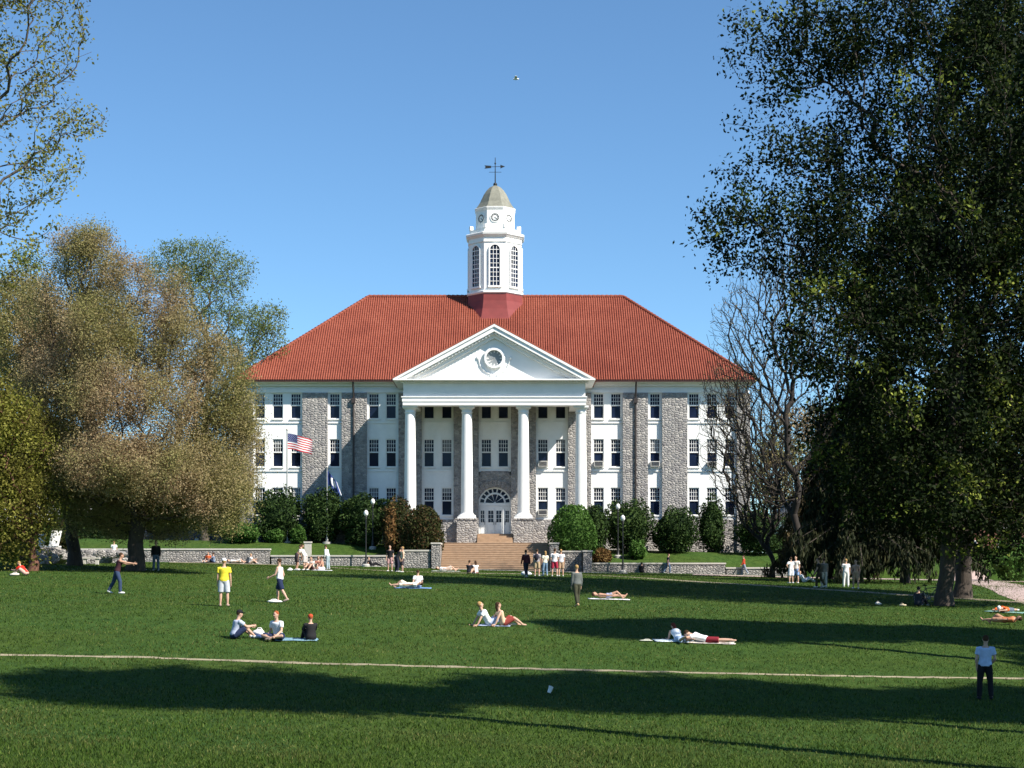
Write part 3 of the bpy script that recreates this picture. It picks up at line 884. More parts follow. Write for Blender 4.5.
# arched louvred tower windows on every facet, clocks on the lantern
def arched(parent, ap, az, zb, zt, w, nrows):
    f = Vector((math.cos(az), math.sin(az), 0)); s = Vector((-math.sin(az), math.cos(az), 0)); up = Vector((0, 0, 1))
    o = Vector((TX, TY, 0)) + f*ap
    def pr(mb, pts, d0, d1):
        n_ = len(pts); vs = [o + s*a + up*z + f*d for d in (d1, d0) for a, z in pts]
        mb.add(vs, [tuple(range(n_)), tuple(range(2*n_-1, n_-1, -1))] + [(i, i+n_, (i+1) % n_+n_, (i+1) % n_) for i in range(n_)])
    zs = zt-w/2
    fr = MB(); m = 8
    def archpts(r, extra=0): return [(r*math.cos(math.pi*i/m), zs+r*math.sin(math.pi*i/m)) for i in range(m+1)]
    a1, a2 = archpts(w/2+0.14), archpts(w/2)
    for i in range(m): pr(fr, [a2[i], a1[i], a1[i+1], a2[i+1]], 0.0, 0.14)
    pr(fr, [(w/2, zb), (w/2+0.14, zb), (w/2+0.14, zs), (w/2, zs)], 0, 0.14); pr(fr, [(-w/2-0.14, zb), (-w/2, zb), (-w/2, zs), (-w/2-0.14, zs)], 0, 0.14)
    pr(fr, [(-w/2-0.2, zb-0.16), (w/2+0.2, zb-0.16), (w/2+0.2, zb), (-w/2-0.2, zb)], 0, 0.2)
    for i in (-1, 1): pr(fr, [(i*w/6-0.025, zb), (i*w/6+0.025, zb), (i*w/6+0.025, zt-0.12), (i*w/6-0.025, zt-0.12)], 0.045, 0.09)
    for j in range(1, nrows):
        z = zb+(zs-zb)*j/nrows; hh = 0.05 if j == nrows//2 else 0.024
        pr(fr, [(-w/2, z-hh), (w/2, z-hh), (w/2, z+hh), (-w/2, z+hh)], 0.045, 0.085)
    pr(fr, [(-w/2, zs-0.03), (w/2, zs-0.03), (w/2, zs+0.03), (-w/2, zs+0.03)], 0.045, 0.085)
    g = MB(); pr(g, [(-w/2+0.005, zb+0.004), (w/2-0.005, zb+0.004)] + archpts(w/2-0.008), 0.012, 0.04)
    ow = fr.build('tower_window', M['white'], parent); 
    return ow, g
for q in range(8):
    az = -math.pi/2 + q*math.pi/4
    ow, g = arched(TOW, 2.52, az, TZ0+0.72, TZ1-1.15, 0.92, 8)
    ow.name = 'tower_window'
    g.build('tower_pane', M['glass'], TOW)
    if q in (7, 0, 1):
        f = Vector((math.cos(az), math.sin(az), 0))
        p = Vector((TX, TY, 0)) + f*1.865
        # a shallow sub-part stays at one level below the tower
        mb = MB(); c = Vector((p.x, p.y, (VH-217.3)*158.3/FPX)); s = Vector((-math.sin(az), math.cos(az), 0)); up = Vector((0, 0, 1))
        def ringp(mb, r0, r1, d0, d1, m, nn=28):
            P = [c + f*dd + s*(rr*math.cos(2*math.pi*i/nn)) + up*(rr*math.sin(2*math.pi*i/nn)) for dd in (d0, d1) for rr in (r0, r1) for i in range(nn)]
            fs = []
            for i in range(nn):
                j = (i+1) % nn; fs += [(2*nn+i, 2*nn+j, 3*nn+j, 3*nn+i), (nn+i, nn+j, 3*nn+j, 3*nn+i), (i, j, 2*nn+j, 2*nn+i)]
            mb.add(P, fs, m)
        ringp(mb, 0.001, 0.38, 0, 0.04, 0); ringp(mb, 0.25, 0.38, 0.04, 0.055, 1); ringp(mb, 0.39, 0.46, 0, 0.06, 0)
        for h in range(12):
            a = 2*math.pi*h/12; d = s*math.sin(a)+up*math.cos(a); e = s*math.cos(a)-up*math.sin(a)
            mb.obox(c+f*0.062+d*0.315, e*0.02, f*0.006, d*0.045, 0)
        for ang, Lh in ((4.35/12, 0.2), (0.35, 0.28)):
            a = 2*math.pi*ang; d = s*math.sin(a)+up*math.cos(a); e = s*math.cos(a)-up*math.sin(a)
            mb.obox(c+f*0.07+d*Lh*0.4, e*0.02, f*0.005, d*Lh*0.6, 1)
        mb.build('tower_clock', [M['white'], M['iron']], TOW)
# weather vane
wv = MB()
zr = TZ3; zv = (VH-166.5)*160/FPX; ztop = (VH-157)*160/FPX
wv.ball((TX, TY, zr+0.1), 0.2); wv.tube([(TX, TY, zr), (TX, TY, ztop)], [0.06, 0.03], 6)
wv.tube([(TX-1.0, TY, zv), (TX+0.7, TY, zv+0.05)], 0.028, 5)
wv.prism([(TX-1.05, zv-0.16), (TX-0.4, zv-0.1), (TX-0.4, zv+0.12), (TX-1.05, zv+0.16), (TX-0.9, zv)], TY-0.02, TY+0.02)
wv.prism([(TX+0.5, zv-0.14), (TX+0.95, zv+0.05), (TX+0.5, zv+0.22)], TY-0.02, TY+0.02)
wv.ball((TX, TY, zv+0.35), 0.09)
for a, b in ((1, 0), (0, 1)):
    wv.tube([(TX-0.6*a, TY-0.6*b, zv-0.5), (TX+0.6*a, TY+0.6*b, zv-0.5)], 0.022, 5)
wv.build('weather_vane', M['iron'], TOW)
# ------------------------------------------------------------------ steps, terrace walls
SXC = -1.4; SHW = 4.53
st = MB()
n1 = 15; y0s = 136.8; z0s = 0.55; rise = (3.2-0.78)/n1; run = 5.2/n1
for i in range(n1):
    st.box(SXC-SHW+0.003, SXC+SHW-0.003, y0s+run*i, y0s+run*(i+1) if i < n1-1 else 145.3, z0s, 0.78+rise*(i+1)-0.045)
    nz0 = 0.78+rise*(i+1)
    st.box(SXC-SHW+0.004, SXC+SHW-0.004, y0s+run*i-0.03, y0s+run*(i+1)+0.0 if i < n1-1 else 145.29, nz0-0.043, nz0, 1)
n2 = 5
pa, pb = cols[1]+0.93, cols[2]-0.93
for i in range(n2):
    st.box(pa, pb, 143.5+0.34*i, 143.5+0.34*(i+1) if i < n2-1 else 145.3, 3.201, 3.2+(ZD-3.2)*(i+1)/n2-0.006)
M['tread'] = simple('step_tread', (0.43, 0.315, 0.225), 0.9, 0.2, 3.0, 0.15)
ST = st.build('brick_steps', [M['brickstep'], M['tread']], origin=(SXC, y0s, 0.78))
tag(ST, 'broad flight of brown brick steps leading up to the columned entrance', 'steps')
lp = MB()
lp.box(SXC-SHW-0.7, SXC-SHW, 139.6, 144.0, 1.0, 3.16); lp.box(SXC+SHW, SXC+SHW+0.7, 139.6, 144.0, 1.0, 3.16)
lp.build('landing_edge', M['wallstone'], ST)
def rwall(x0, x1, y0, y1, z0, z1, label, cap=0.13, over=0.06, group=None, name='retaining_wall'):
    mb = MB(); mb.box(x0, x1, y0, y1, z0, z1-cap-0.002)
    o = mb.build(name, M['wallstone'], origin=((x0+x1)/2, y0, z0))
    tag(o, label, 'wall', group)
    c = MB(); c.box(x0-over, x1+over, y0-over, y1+over, z1-cap, z1); c.build('coping', M['coping'], o)
    return o
rwall(-36.5, -20.45, 139.2, 139.75, 0.6, 2.66, 'taller low stone wall with pale coping running left below the flagpoles')
rwall(-20.3, -9.2, 139.2, 139.75, 0.5, 2.1, 'low grey stone terrace wall behind the seated crowd and black lamp post')
rwall(-9.05, -6.75, 136.5, 137.1, 0.3, 2.5, 'short sunlit stone wall in front of the reddish round bush')
rwall(SXC-SHW-0.72, SXC-SHW-0.02, 136.3, 139.55, 0.3, 3.1, 'square stone pier at the sunlit side of the brick steps', name='stair_pier')
rwall(SXC+SHW+0.02, SXC+SHW+0.72, 136.3, 139.55, 0.3, 3.1, 'square stone pier behind the standing students at the steps', name='stair_pier')
rwall(SXC+SHW+0.82, 5.84, 138.0, 138.6, 0.3, 2.45, 'shadowed recessed stone wall beneath the big round clipped bush')
rwall(5.9, 6.62, 136.6, 139.0, 0.2, 2.46, 'small stone pier at the corner below the round clipped bush', name='stone_pier')
rwall(6.72, 18.0, 139.2, 139.75, 0.1, 1.46, 'low grey stone wall below the shrubs by the paired lamp posts')
rwall(18.1, 24.5, 139.2, 139.75, -0.2, 1.08, 'lowest stretch of terrace wall near the bare trees')
bd = MB(); bd.box(-9.1, SXC-SHW-0.73, 137.2, 139.7, 0.3, 1.92); bd.box(SXC+SHW+0.73, 6.7, 138.7, 139.7, 0.3, 1.6)
tag(bd.build('planting_bed', M['lawn']), 'raised planting beds beside the steps', None, None, 'structure')

# ------------------------------------------------------------------ lamp posts, flagpoles
def lamp(u, d, vtop, label):
    b = spot(u, 0, d); ht = Z(vtop, d)-b.z
    r = empty('lamp_post', b, label, 'lamp post', 'globe lamp posts before the hall')
    p = MB(); x, y, z = b
    p.lathe(x, y, [(0.2, z-0.1), (0.2, z+0.12), (0.13, z+0.2), (0.11, z+0.6), (0.075, z+0.75), (0.05, z+1.2), (0.045, z+ht-0.75), (0.09, z+ht-0.7), (0.06, z+ht-0.64), (0.12, z+ht-0.56), (0.1, z+ht-0.5)], 12)
    p.build('post', M['iron'], r, smooth=40)
    g = MB(); g.lathe(x, y, [(0.09, z+ht-0.5), (0.16, z+ht-0.42), (0.195, z+ht-0.28), (0.16, z+ht-0.13), (0.09, z+ht-0.05), (0.05, z+ht-0.02)], 14)
    g.build('globe', M['globe'], r, smooth=60)
    f = MB(); f.lathe(x, y, [(0.06, z+ht-0.02), (0.03, z+ht+0.04), (0.008, z+ht+0.14)], 8); f.build('finial', M['iron'], r)
    k = MB(); k.lathe(x, y, [(0.32, z-0.2), (0.32, z+0.14), (0.24, z+0.22)], 14); k.build('footing', M['concrete'], r)
lamp(366, 138.3, 510, 'black lamp post with white globe standing before the terrace wall')
lamp(372.8, 144.5, 498.5, 'black lamp post with white globe on the upper grass beside reddish bush')
lamp(618, 143.5, 503.5, 'white globe lamp post on pale footing by the tall clipped shrub')
lamp(622.8, 138.4, 515, 'shorter looking white globe lamp post in front of the low wall')
def flagpole(u, d, vtop, label):
    b = spot(u, 0, d); zt = Z(vtop, d)
    r = empty('flagpole', b, label, 'flagpole', 'flagpoles on the terrace grass')
    p = MB(); p.tube([(b.x, b.y, b.z-0.1), (b.x, b.y, zt)], [0.075, 0.045], 10); p.build('pole', M['steel'], r, smooth=50)
    q = MB(); q.ball((b.x, b.y, zt+0.08), 0.1); q.build('finial', M['coping'], r, smooth=60)
    q = MB(); q.lathe(b.x, b.y, [(0.4, b.z-0.1), (0.4, b.z+0.12), (0.14, b.z+0.16), (0.12, b.z+0.4)], 14); q.build('base', M['concrete'], r)
    return b, zt
pb1, zt1 = flagpole(287, 147.0, 430.5, 'tall grey flagpole flying the striped flag')
pb2, zt2 = flagpole(327, 147.0, 468, 'shorter grey flagpole with a limp dark blue flag')
RED, WHT, BLU = cloth((0.50, 0.035, 0.05)), cloth((0.80, 0.79, 0.78)), cloth((0.025, 0.04, 0.16))
def us_flag():
    NX, NY = 30, 26; L, Hh = 2.35, 1.38
    x0, y, ztop = pb1.x+0.06, pb1.y, zt1-0.25
    def P(i, j, off=0):
        s = i/NX; t = j/NY
        x = x0 + L*0.93*s; droop = 0.62*s**1.4 + 0.10*t*s
        zz = ztop - Hh*t*(1-0.12*s) - droop + 0.05*math.sin(s*9)*s
        yy = y + 0.13*math.sin(s*8.5+t*1.2)*(0.3+s) + off
        return (x, yy, zz)
    mb = MB()
    vs = [P(i, j) for j in range(NY+1) for i in range(NX+1)]
    mb.v = vs
    for j in range(NY):
        for i in range(NX):
            a = j*(NX+1)+i
            mb.f.append((a, a+1, a+NX+2, a+NX+1))
            stripe = j//2
            mb.m.append(2 if (i < 12 and stripe < 7) else (0 if stripe % 2 == 0 else 1))
    for sd in (-0.012, 0.012):
        for rw in range(9):
            for c in range(6 if rw % 2 == 0 else 5):
                ci = (12*(c+0.5)/6) if rw % 2 == 0 else 12*(c+1)/6
                cj = 14*(rw+0.5)/9
                pts = []
                for k in range(10):
                    a = math.pi*k/5; rr = 0.42 if k % 2 == 0 else 0.17
                    pts.append(P(ci+rr*math.sin(a)*1.0, cj-rr*math.cos(a)*1.4, sd))
                mb.add(pts, [tuple(range(10))], 1)
    o = mb.build('flag', [RED, WHT, BLU], origin=(x0, y, ztop), smooth=80)
    tag(o, 'red and white striped flag with starry blue canton blowing from the tall pole', 'flag')
us_flag()
def limp_flag():
    NX, NY = 20, 14; x0, y, ztop = pb2.x+0.05, pb2.y, zt2-0.2
    mb = MB()
    def P(i, j):
        s, t = i/NX, j/NY
        x = x0 + 1.25*s*(0.65+0.35*t) ; z = ztop - 1.2*t - 1.05*s
        return (x, y + 0.16*math.sin(s*14)*(0.4+s*0.5), z)
    mb.v = [P(i, j) for j in range(NY+1) for i in range(NX+1)]
    for j in range(NY):
        for i in range(NX):
            a = j*(NX+1)+i; mb.f.append((a, a+1, a+NX+2, a+NX+1))
            e = math.hypot((i-9.5)/4.6, (j-6.5)/4.6)
            mb.m.append(1 if e < 1 or i == NX-1 else 0)
    o = mb.build('flag', [cloth((0.03, 0.05, 0.16)), cloth((0.70, 0.70, 0.72))], origin=(x0, y, ztop), smooth=80)
    tag(o, 'dark blue flag with pale round centre drooping from the shorter pole', 'flag')
limp_flag()

# ------------------------------------------------------------------ leaves and shrubs
rng = np.random.default_rng(11)
def quads(Cn, size, flat=0.0, rg=None, aspect=0.55):
    """diamond leaves at centres Cn; returns V, F"""
    rg = rg or rng; n = len(Cn)
    a = rg.normal(size=(n, 3)); a[:, 2] *= (1-flat); a /= np.linalg.norm(a, axis=1)[:, None]+1e-9
    b = rg.normal(size=(n, 3)); b -= a*(a*b).sum(1)[:, None]; b /= np.linalg.norm(b, axis=1)[:, None]+1e-9
    s = (size*rg.uniform(0.65, 1.35, n))[:, None]
    V = np.stack([Cn-a*s, Cn+b*s*aspect, Cn+a*s, Cn-b*s*aspect], 1).reshape(-1, 3)
    F = np.arange(n*4).reshape(n, 4)
    return V, F
M['leaf_shrub'] = leaf_mat('clipped_shrub_leaf', [(0.0, (0.010, 0.022, 0.007)), (0.5, (0.028, 0.055, 0.014)), (1.0, (0.06, 0.10, 0.025))], trans=0.15)
M['leaf_bright'] = leaf_mat('bright_shrub_leaf', [(0.0, (0.03, 0.07, 0.012)), (0.5, (0.065, 0.14, 0.025)), (1.0, (0.11, 0.20, 0.05))], trans=0.25)
M['leaf_red'] = leaf_mat('reddish_shrub_leaf', [(0.0, (0.02, 0.026, 0.010)), (0.6, (0.045, 0.056, 0.016)), (0.85, (0.075, 0.050, 0.024)), (1.0, (0.11, 0.055, 0.026))], trans=0.2)
M['leaf_brown'] = leaf_mat('browned_shrub_leaf', [(0.0, (0.10, 0.055, 0.02)), (0.6, (0.20, 0.11, 0.045)), (1.0, (0.12, 0.10, 0.03))], trans=0.2)
def shrub(u0, u1, vt, vb, d, mat, label, n=5200, leaf=0.115, lump=0.16, square=0.0, seed=1):
    rg = np.random.default_rng(seed)
    b = spot((u0+u1)/2, 0, d); s = FPX/d
    rx = (u1-u0)/2/s; zt = Z(vt, d); zb = min(b.z, Z(vb, d)); H = zt-zb; rz_ = H/2*1.04; cz = zb+H/2; ry = rx*0.95
    r = empty('shrub', (b.x, b.y, b.z), label, 'shrub', 'shrubs round the hall')
    ph = rg.uniform(0, 6.28, (6, 3)); fr = rg.normal(size=(6, 3))*2.6
    def lumpf(D): return 1 + lump*sum(np.sin((D*fr[k]).sum(1)*1.6+ph[k, 0]) for k in range(6))/2.2
    D = rg.normal(size=(n, 3)); D /= np.linalg.norm(D, axis=1)[:, None]
    D = np.sign(D)*np.abs(D)**(1-0.35*square); 
    rad = (1-0.34*rg.random(n)**1.8)*lumpf(D)
    Cn = np.array([b.x, b.y, cz]) + D*rad[:, None]*np.array([rx, ry, rz_])
    keep = Cn[:, 2] > b.z-0.02
    V, F = quads(Cn[keep], leaf, rg=rg)
    mb = MB(); mb.ball((0, 0, 0), 1, nu=18, nv=12)
    K = np.array(mb.v); Kl = np.linalg.norm(K, axis=1)[:, None]; K = K/Kl*(0.74*lumpf(K))[:, None]*np.array([rx, ry, rz_]) + np.array([b.x, b.y, cz])
    K[:, 2] = np.maximum(K[:, 2], b.z-0.05)
    kf = []
    for f in mb.f: kf.append(f if len(f) == 4 else (f[0], f[1], f[2], f[2]))
    kq = np.array([f for f in kf if len(set(f)) == 4])
    V2 = np.concatenate([V, K]); F2 = np.concatenate([F, kq+len(V)])
    npobj('foliage', V2, F2, mat, r)
    sm = MB()
    for k in range(4):
        a = k*1.7+seed; sm.tube([(b.x+0.1*math.cos(a), b.y+0.1*math.sin(a), b.z-0.1), (b.x+rx*0.4*math.cos(a), b.y+ry*0.4*math.sin(a), cz)], [0.05, 0.02], 5)
    sm.build('stem', M['bark'], r)
S_, BR, RD, BN = M['leaf_shrub'], M['leaf_bright'], M['leaf_red'], M['leaf_brown']
shrub(256, 301, 491, 544, 147.6, S_, 'dark evergreen shrub behind the tall striped flag pole', seed=1, square=0.5)
shrub(303, 341, 491, 544, 147.8, S_, 'dark evergreen shrub behind the limp blue flag pole', seed=2, square=0.4)
shrub(338, 390, 495, 545, 147.4, S_, 'wide dark evergreen shrub behind the two lamp posts', seed=3, square=0.5, n=6500)
shrub(222, 262, 524, 541, 146.0, BR, 'low bright green spreading shrub at the edge of the rust coloured tree', seed=4, n=3500)
shrub(266, 286, 529, 543, 146.5, BR, 'small green mounded shrub near the foot of the tall flagpole', seed=5, n=1800)
shrub(291, 306, 526, 543, 146.5, BR, 'small upright green shrub between the two flagpoles', seed=6, n=1500)
shrub(356, 378, 532, 546, 145.6, S_, 'little dark mounded shrub at the foot of the wide evergreen', seed=7, n=1800)
shrub(381, 413, 499, 546, 143.4, RD, 'tall dark shrub half hidden behind the reddish round bush', seed=8, n=4200)
shrub(385, 396, 508, 545, 142.2, BN, 'withered tan brown shrub between two dark bushes', seed=9, n=1400, lump=0.3)
shrub(399, 444, 507, 550, 139.6, RD, 'round reddish green bush above the short sunlit wall', seed=10, n=6500, lump=0.08)
shrub(549, 597, 505.5, 553, 139.8, BR, 'big round clipped green bush beside the steps', seed=11, n=7500, lump=0.06)
shrub(580, 608, 505, 553, 142.8, S_, 'tall green shrub tucked behind the round clipped bush', seed=12, n=4000)
shrub(604, 652, 502.5, 551, 145.8, S_, 'tall dark clipped shrub behind the paired right lamp posts', seed=13, n=6500, square=0.3)
shrub(651, 697, 511.5, 554, 146.4, S_, 'dark rounded evergreen against the grey stone pilaster', seed=14, n=5500, square=0.2)
shrub(699, 725, 501, 555, 147.4, S_, 'narrow tall dark evergreen by the triple windows', seed=15, n=4000, lump=0.25)
shrub(735, 782, 508, 558, 146.6, S_, 'broad dark evergreen at the corner of the hall near bare trees', seed=16, n=6000, lump=0.2)
shrub(628, 646, 541, 554, 143.0, BR, 'low bright green shrub at the foot of the tall clipped shrub', seed=17, n=1800)
shrub(590, 612, 548, 559, 140.8, BN, 'low russet shrub just above the stone wall by the lamp', seed=18, n=1500)

# ------------------------------------------------------------------ background buildings
def house(x0, x1, y0, y1, z0, z1, rise, label, wallmat, roofmat, wins, name='house', door=None):
    r = empty(name, ((x0+x1)/2, y0, z0), label, 'house')
    w = MB(); w.box(x0, x1, y0, y1, z0-1, z1); ym = (y0+y1)/2
    w.prism([(x0+0.01, z1), (x1-0.01, z1), ((x0+x1)/2, z1+rise-0.2)], y0+0.01, y1-0.01)
    w.build('wall', wallmat, r)
    rf = MB(); e = 0.5; xm = (x0+x1)/2
    for a in (x0-e, x1+e):
        sl = rise/(xm-x0)
        P = [(a, z1-e*sl), (xm, z1+rise), (xm, z1+rise+0.22), (a, z1-e*sl+0.2)]
        rf.prism(P if a < xm else P[::-1], y0-e, y1+e)
    rf.build('roof', roofmat, r)
    for (wx, wz, ww, wh) in wins:
        f = MB(); t = 0.1
        f.box(wx-ww/2-t, wx-ww/2, y0-0.08, y0-0.002, wz, wz+wh); f.box(wx+ww/2, wx+ww/2+t, y0-0.08, y0-0.002, wz, wz+wh)
        f.box(wx-ww/2-t, wx+ww/2+t, y0-0.08, y0-0.002, wz+wh, wz+wh+t); f.box(wx-ww/2-t-0.05, wx+ww/2+t+0.05, y0-0.12, y0-0.002, wz-t, wz)
        f.box(wx-ww/2, wx+ww/2, y0-0.06, y0-0.03, wz+wh/2-0.04, wz+wh/2+0.04)
        o = f.build('window', M['white'], r)
        g = MB(); g.box(wx-ww/2, wx+ww/2, y0-0.03, y0-0.004, wz, wz+wh); g.build('pane', M['glass'], o)
    if door:
        dx, dw, dh, dm_ = door
        dd = MB(); dd.box(dx-dw/2, dx+dw/2, y0-0.06, y0-0.003, z0, z0+dh); dd.build('door', dm_, r)
    return r
M['slate'] = simple('grey_shingle', (0.13, 0.13, 0.135), 0.9, 0.2, 3.0)
M['redbrick'] = simple('red_brick', (0.26, 0.115, 0.085), 0.9, 0.2, 6.0)
house(-66, -50, 204, 216, 4.0, 10.5, 4.5, 'white gabled house glimpsed behind the left trees', M['stucco'], M['slate'],
      [(-63.5, 5.2, 1.1, 1.9), (-60.6, 5.2, 1.1, 1.9), (-54.4, 5.2, 1.1, 1.9), (-52, 5.2, 1.1, 1.9), (-62, 8.1, 1.1, 1.7), (-58, 8.1, 1.1, 1.7), (-54, 8.1, 1.1, 1.7)], door=(-57.5, 1.2, 2.3, M['redmetal']))
house(28.6, 37.5, 172, 184, 2.0, 6.8, 3.6, 'small white house peeping out behind the bare trees', M['stucco'], M['slate'],
      [(30.0, 3.4, 1.0, 2.0), (31.8, 3.4, 1.0, 2.0), (33.6, 3.4, 1.0, 2.0), (35.4, 3.4, 1.0, 2.0)])
house(44, 86, 196, 214, 1.2, 9.5, 6.0, 'long red brick building hidden far behind the dark right trees', M['redbrick'], M['slate'],
      [(46.5+4*i, zz, 1.3, 2.0) for i in range(10) for zz in (2.6, 6.2)])

# ------------------------------------------------------------------ parked vehicles behind the left trees
def car(x, y, ang, col, label, suv=False):
    z = gz(x, y)
    r = empty('parked_car', (0, 0, 0), label, 'car', 'cars parked behind the left trees')
    paint = simple('car_paint', col, 0.25, 0.03, 1.0, spec=0.6)
    h = 0.25 if suv else 0.0
    L = 2.3
    body = [(-L, 0.35), (-L-0.02, 0.75), (-L+0.1, 0.95+h*0.6), (-1.55, 1.0+h), (-0.95 if not suv else -1.9, 1.0+h), (1.05, 1.0+h), (1.15, 0.98+h*0.7), (L-0.15, 0.82+h*0.5), (L, 0.62), (L, 0.35), (1.9, 0.28), (-1.9, 0.28)]
    b = MB(); b.prism(body[::-1], -0.88, 0.88)
    c0 = -1.75 if not suv else -2.1
    cab = [(c0, 0.97+h), (c0+0.45, 1.43+h), (0.25, 1.46+h), (1.05, 0.98+h)]
    b.prism(cab[::-1], -0.74, 0.74)
    bo = b.mesh('body', paint); o = bpy.data.objects.new('body', bo); COL.objects.link(o); o.parent = r
    g = MB()
    for sy in (-0.747, 0.747):
        P = [(c0+0.2, 1.02+h), (c0+0.5, 1.38+h), (-0.35, 1.40+h), (-0.35, 1.02+h)]; g.prism(P[::-1], sy-0.004, sy+0.004)
        P = [(-0.27, 1.02+h), (-0.27, 1.40+h), (0.22, 1.40+h), (0.85, 1.02+h)]; g.prism(P[::-1], sy-0.004, sy+0.004)
    o = bpy.data.objects.new('side_glass', g.mesh('side_glass', M['glass'])); COL.objects.link(o); o.parent = r
    for wx in (-1.4, 1.4):
        for sy in (-0.8, 0.8):
            w = MB(); w.tube([(wx, sy-0.11, 0.33), (wx, sy+0.11, 0.33)], 0.33, 16)
            o = bpy.data.objects.new('wheel', w.mesh('wheel', M['iron'])); COL.objects.link(o); o.parent = r
            k = MB(); k.tube([(wx, sy-0.12, 0.33), (wx, sy+0.12, 0.33)], 0.2, 12)
            p = bpy.data.objects.new('rim', k.mesh('rim', M['steel'])); COL.objects.link(p); p.parent = o
    for sy in (-0.62, 0.62):
        k = MB(); k.ball((L-0.04, sy, 0.68), (0.08, 0.16, 0.09)); o = bpy.data.objects.new('headlight', k.mesh('headlight', M['globe'])); COL.objects.link(o); o.parent = r
    r.location = (x, y, z); r.rotation_euler = (0, 0, ang)
for (u, d, col, lab, suv) in ((183, 163, (0.015, 0.02, 0.05), 'dark navy car parked beyond the lawn near the rust tree', True),
                              (150, 168, (0.03, 0.035, 0.04), 'charcoal car parked behind the thick rust tree trunk', False),
                              (118, 166, (0.16, 0.20, 0.26), 'blue grey car parked beyond the white shirted watcher', True),
                              (222, 166, (0.02, 0.03, 0.06), 'dark car parked closest to the hall behind low shrubs', False)):
    car(X(u, d), d, R(6), col, lab, suv)

# ------------------------------------------------------------------ bench, boards, rocks at the left
def bench(u, v):
    b = spot(u, v); r = empty('stone_bench', b, 'small pale stone bench on the grass by the rocks', 'bench')
    t = MB(); t.box(b.x-0.58, b.x+0.58, b.y-0.2, b.y+0.2, b.z+0.38, b.z+0.47); t.build('seat', M['coping'], r)
    for sx in (-0.4, 0.4):
        l = MB(); l.box(b.x+sx-0.09, b.x+sx+0.09, b.y-0.15, b.y+0.15, b.z-0.1, b.z+0.379); l.build('leg', M['coping'], r)
bench(91, 564.5)
def rock(c, r, seed, label):
    rg = np.random.default_rng(seed); mb = MB(); mb.ball((0, 0, 0), 1, nu=12, nv=8)
    K = np.array(mb.v); f = rg.normal(size=(5, 3))*1.7; ph = rg.uniform(0, 6, 5)
    s = 1 + 0.13*sum(np.sin((K*f[k]).sum(1)+ph[k]) for k in range(5)); K = np.clip(K*s[:, None], -0.86, 0.86)*np.array([r, r*0.8, r*0.62])
    mb.v = [tuple(p + np.array(c)) for p in K]
    o = mb.build('boulder', M['wallstone'], origin=c, smooth=35)
    tag(o, label, 'boulder', 'boulders in the rock bank')
rk = random.Random(5)
for i in range(22):
    u = 42 + i*4.1 + rk.uniform(-1.5, 1.5); v = 563.6 + rk.uniform(-1.2, 0.6)
    p = spot(u, v)
    rock((p.x, p.y + (0.9 if i % 2 else 0), p.z + (0.7 if i % 2 else 0.25)), rk.uniform(0.45, 0.75), i, 'grey boulder piled in the rock bank under the left trees')
for i, (u, zz_, rr_) in enumerate([(38, 0.25, 0.75), (43, 0.62, 0.6), (48, 0.3, 0.75), (54, 0.62, 0.62), (59, 0.3, 0.7), (65, 0.3, 0.6)]):
    p = spot(u, 564); rock((p.x, p.y+0.1, p.z+zz_), rr_, 60+i, 'grey boulder piled in the rock bank under the left trees')
def board(u, v, w, h, lean, label):
    b = spot(u, v); r = Vector((b.x, b.y, b.z+1.15)); mb = MB()
    mb.obox((r.x+lean*h/2, r.y, r.z+h/2), (w/2, 0, 0), (0, 0.03, 0), (lean*h/2, 0.1, h/2))
    mb.box(r.x-w/2-0.1, r.x+w/2+0.1, r.y-0.2, r.y+0.2, r.z-0.09, r.z-0.01)
    tag(mb.build('white_board', M['white'], origin=tuple(r)), label, 'board')
board(42, 564, 0.42, 0.75, 0.0, 'smaller cream board propped up on the rocks by the leafy tree')
board(54, 564, 0.62, 0.95, 0.18, 'larger leaning white board propped up on the rocks')
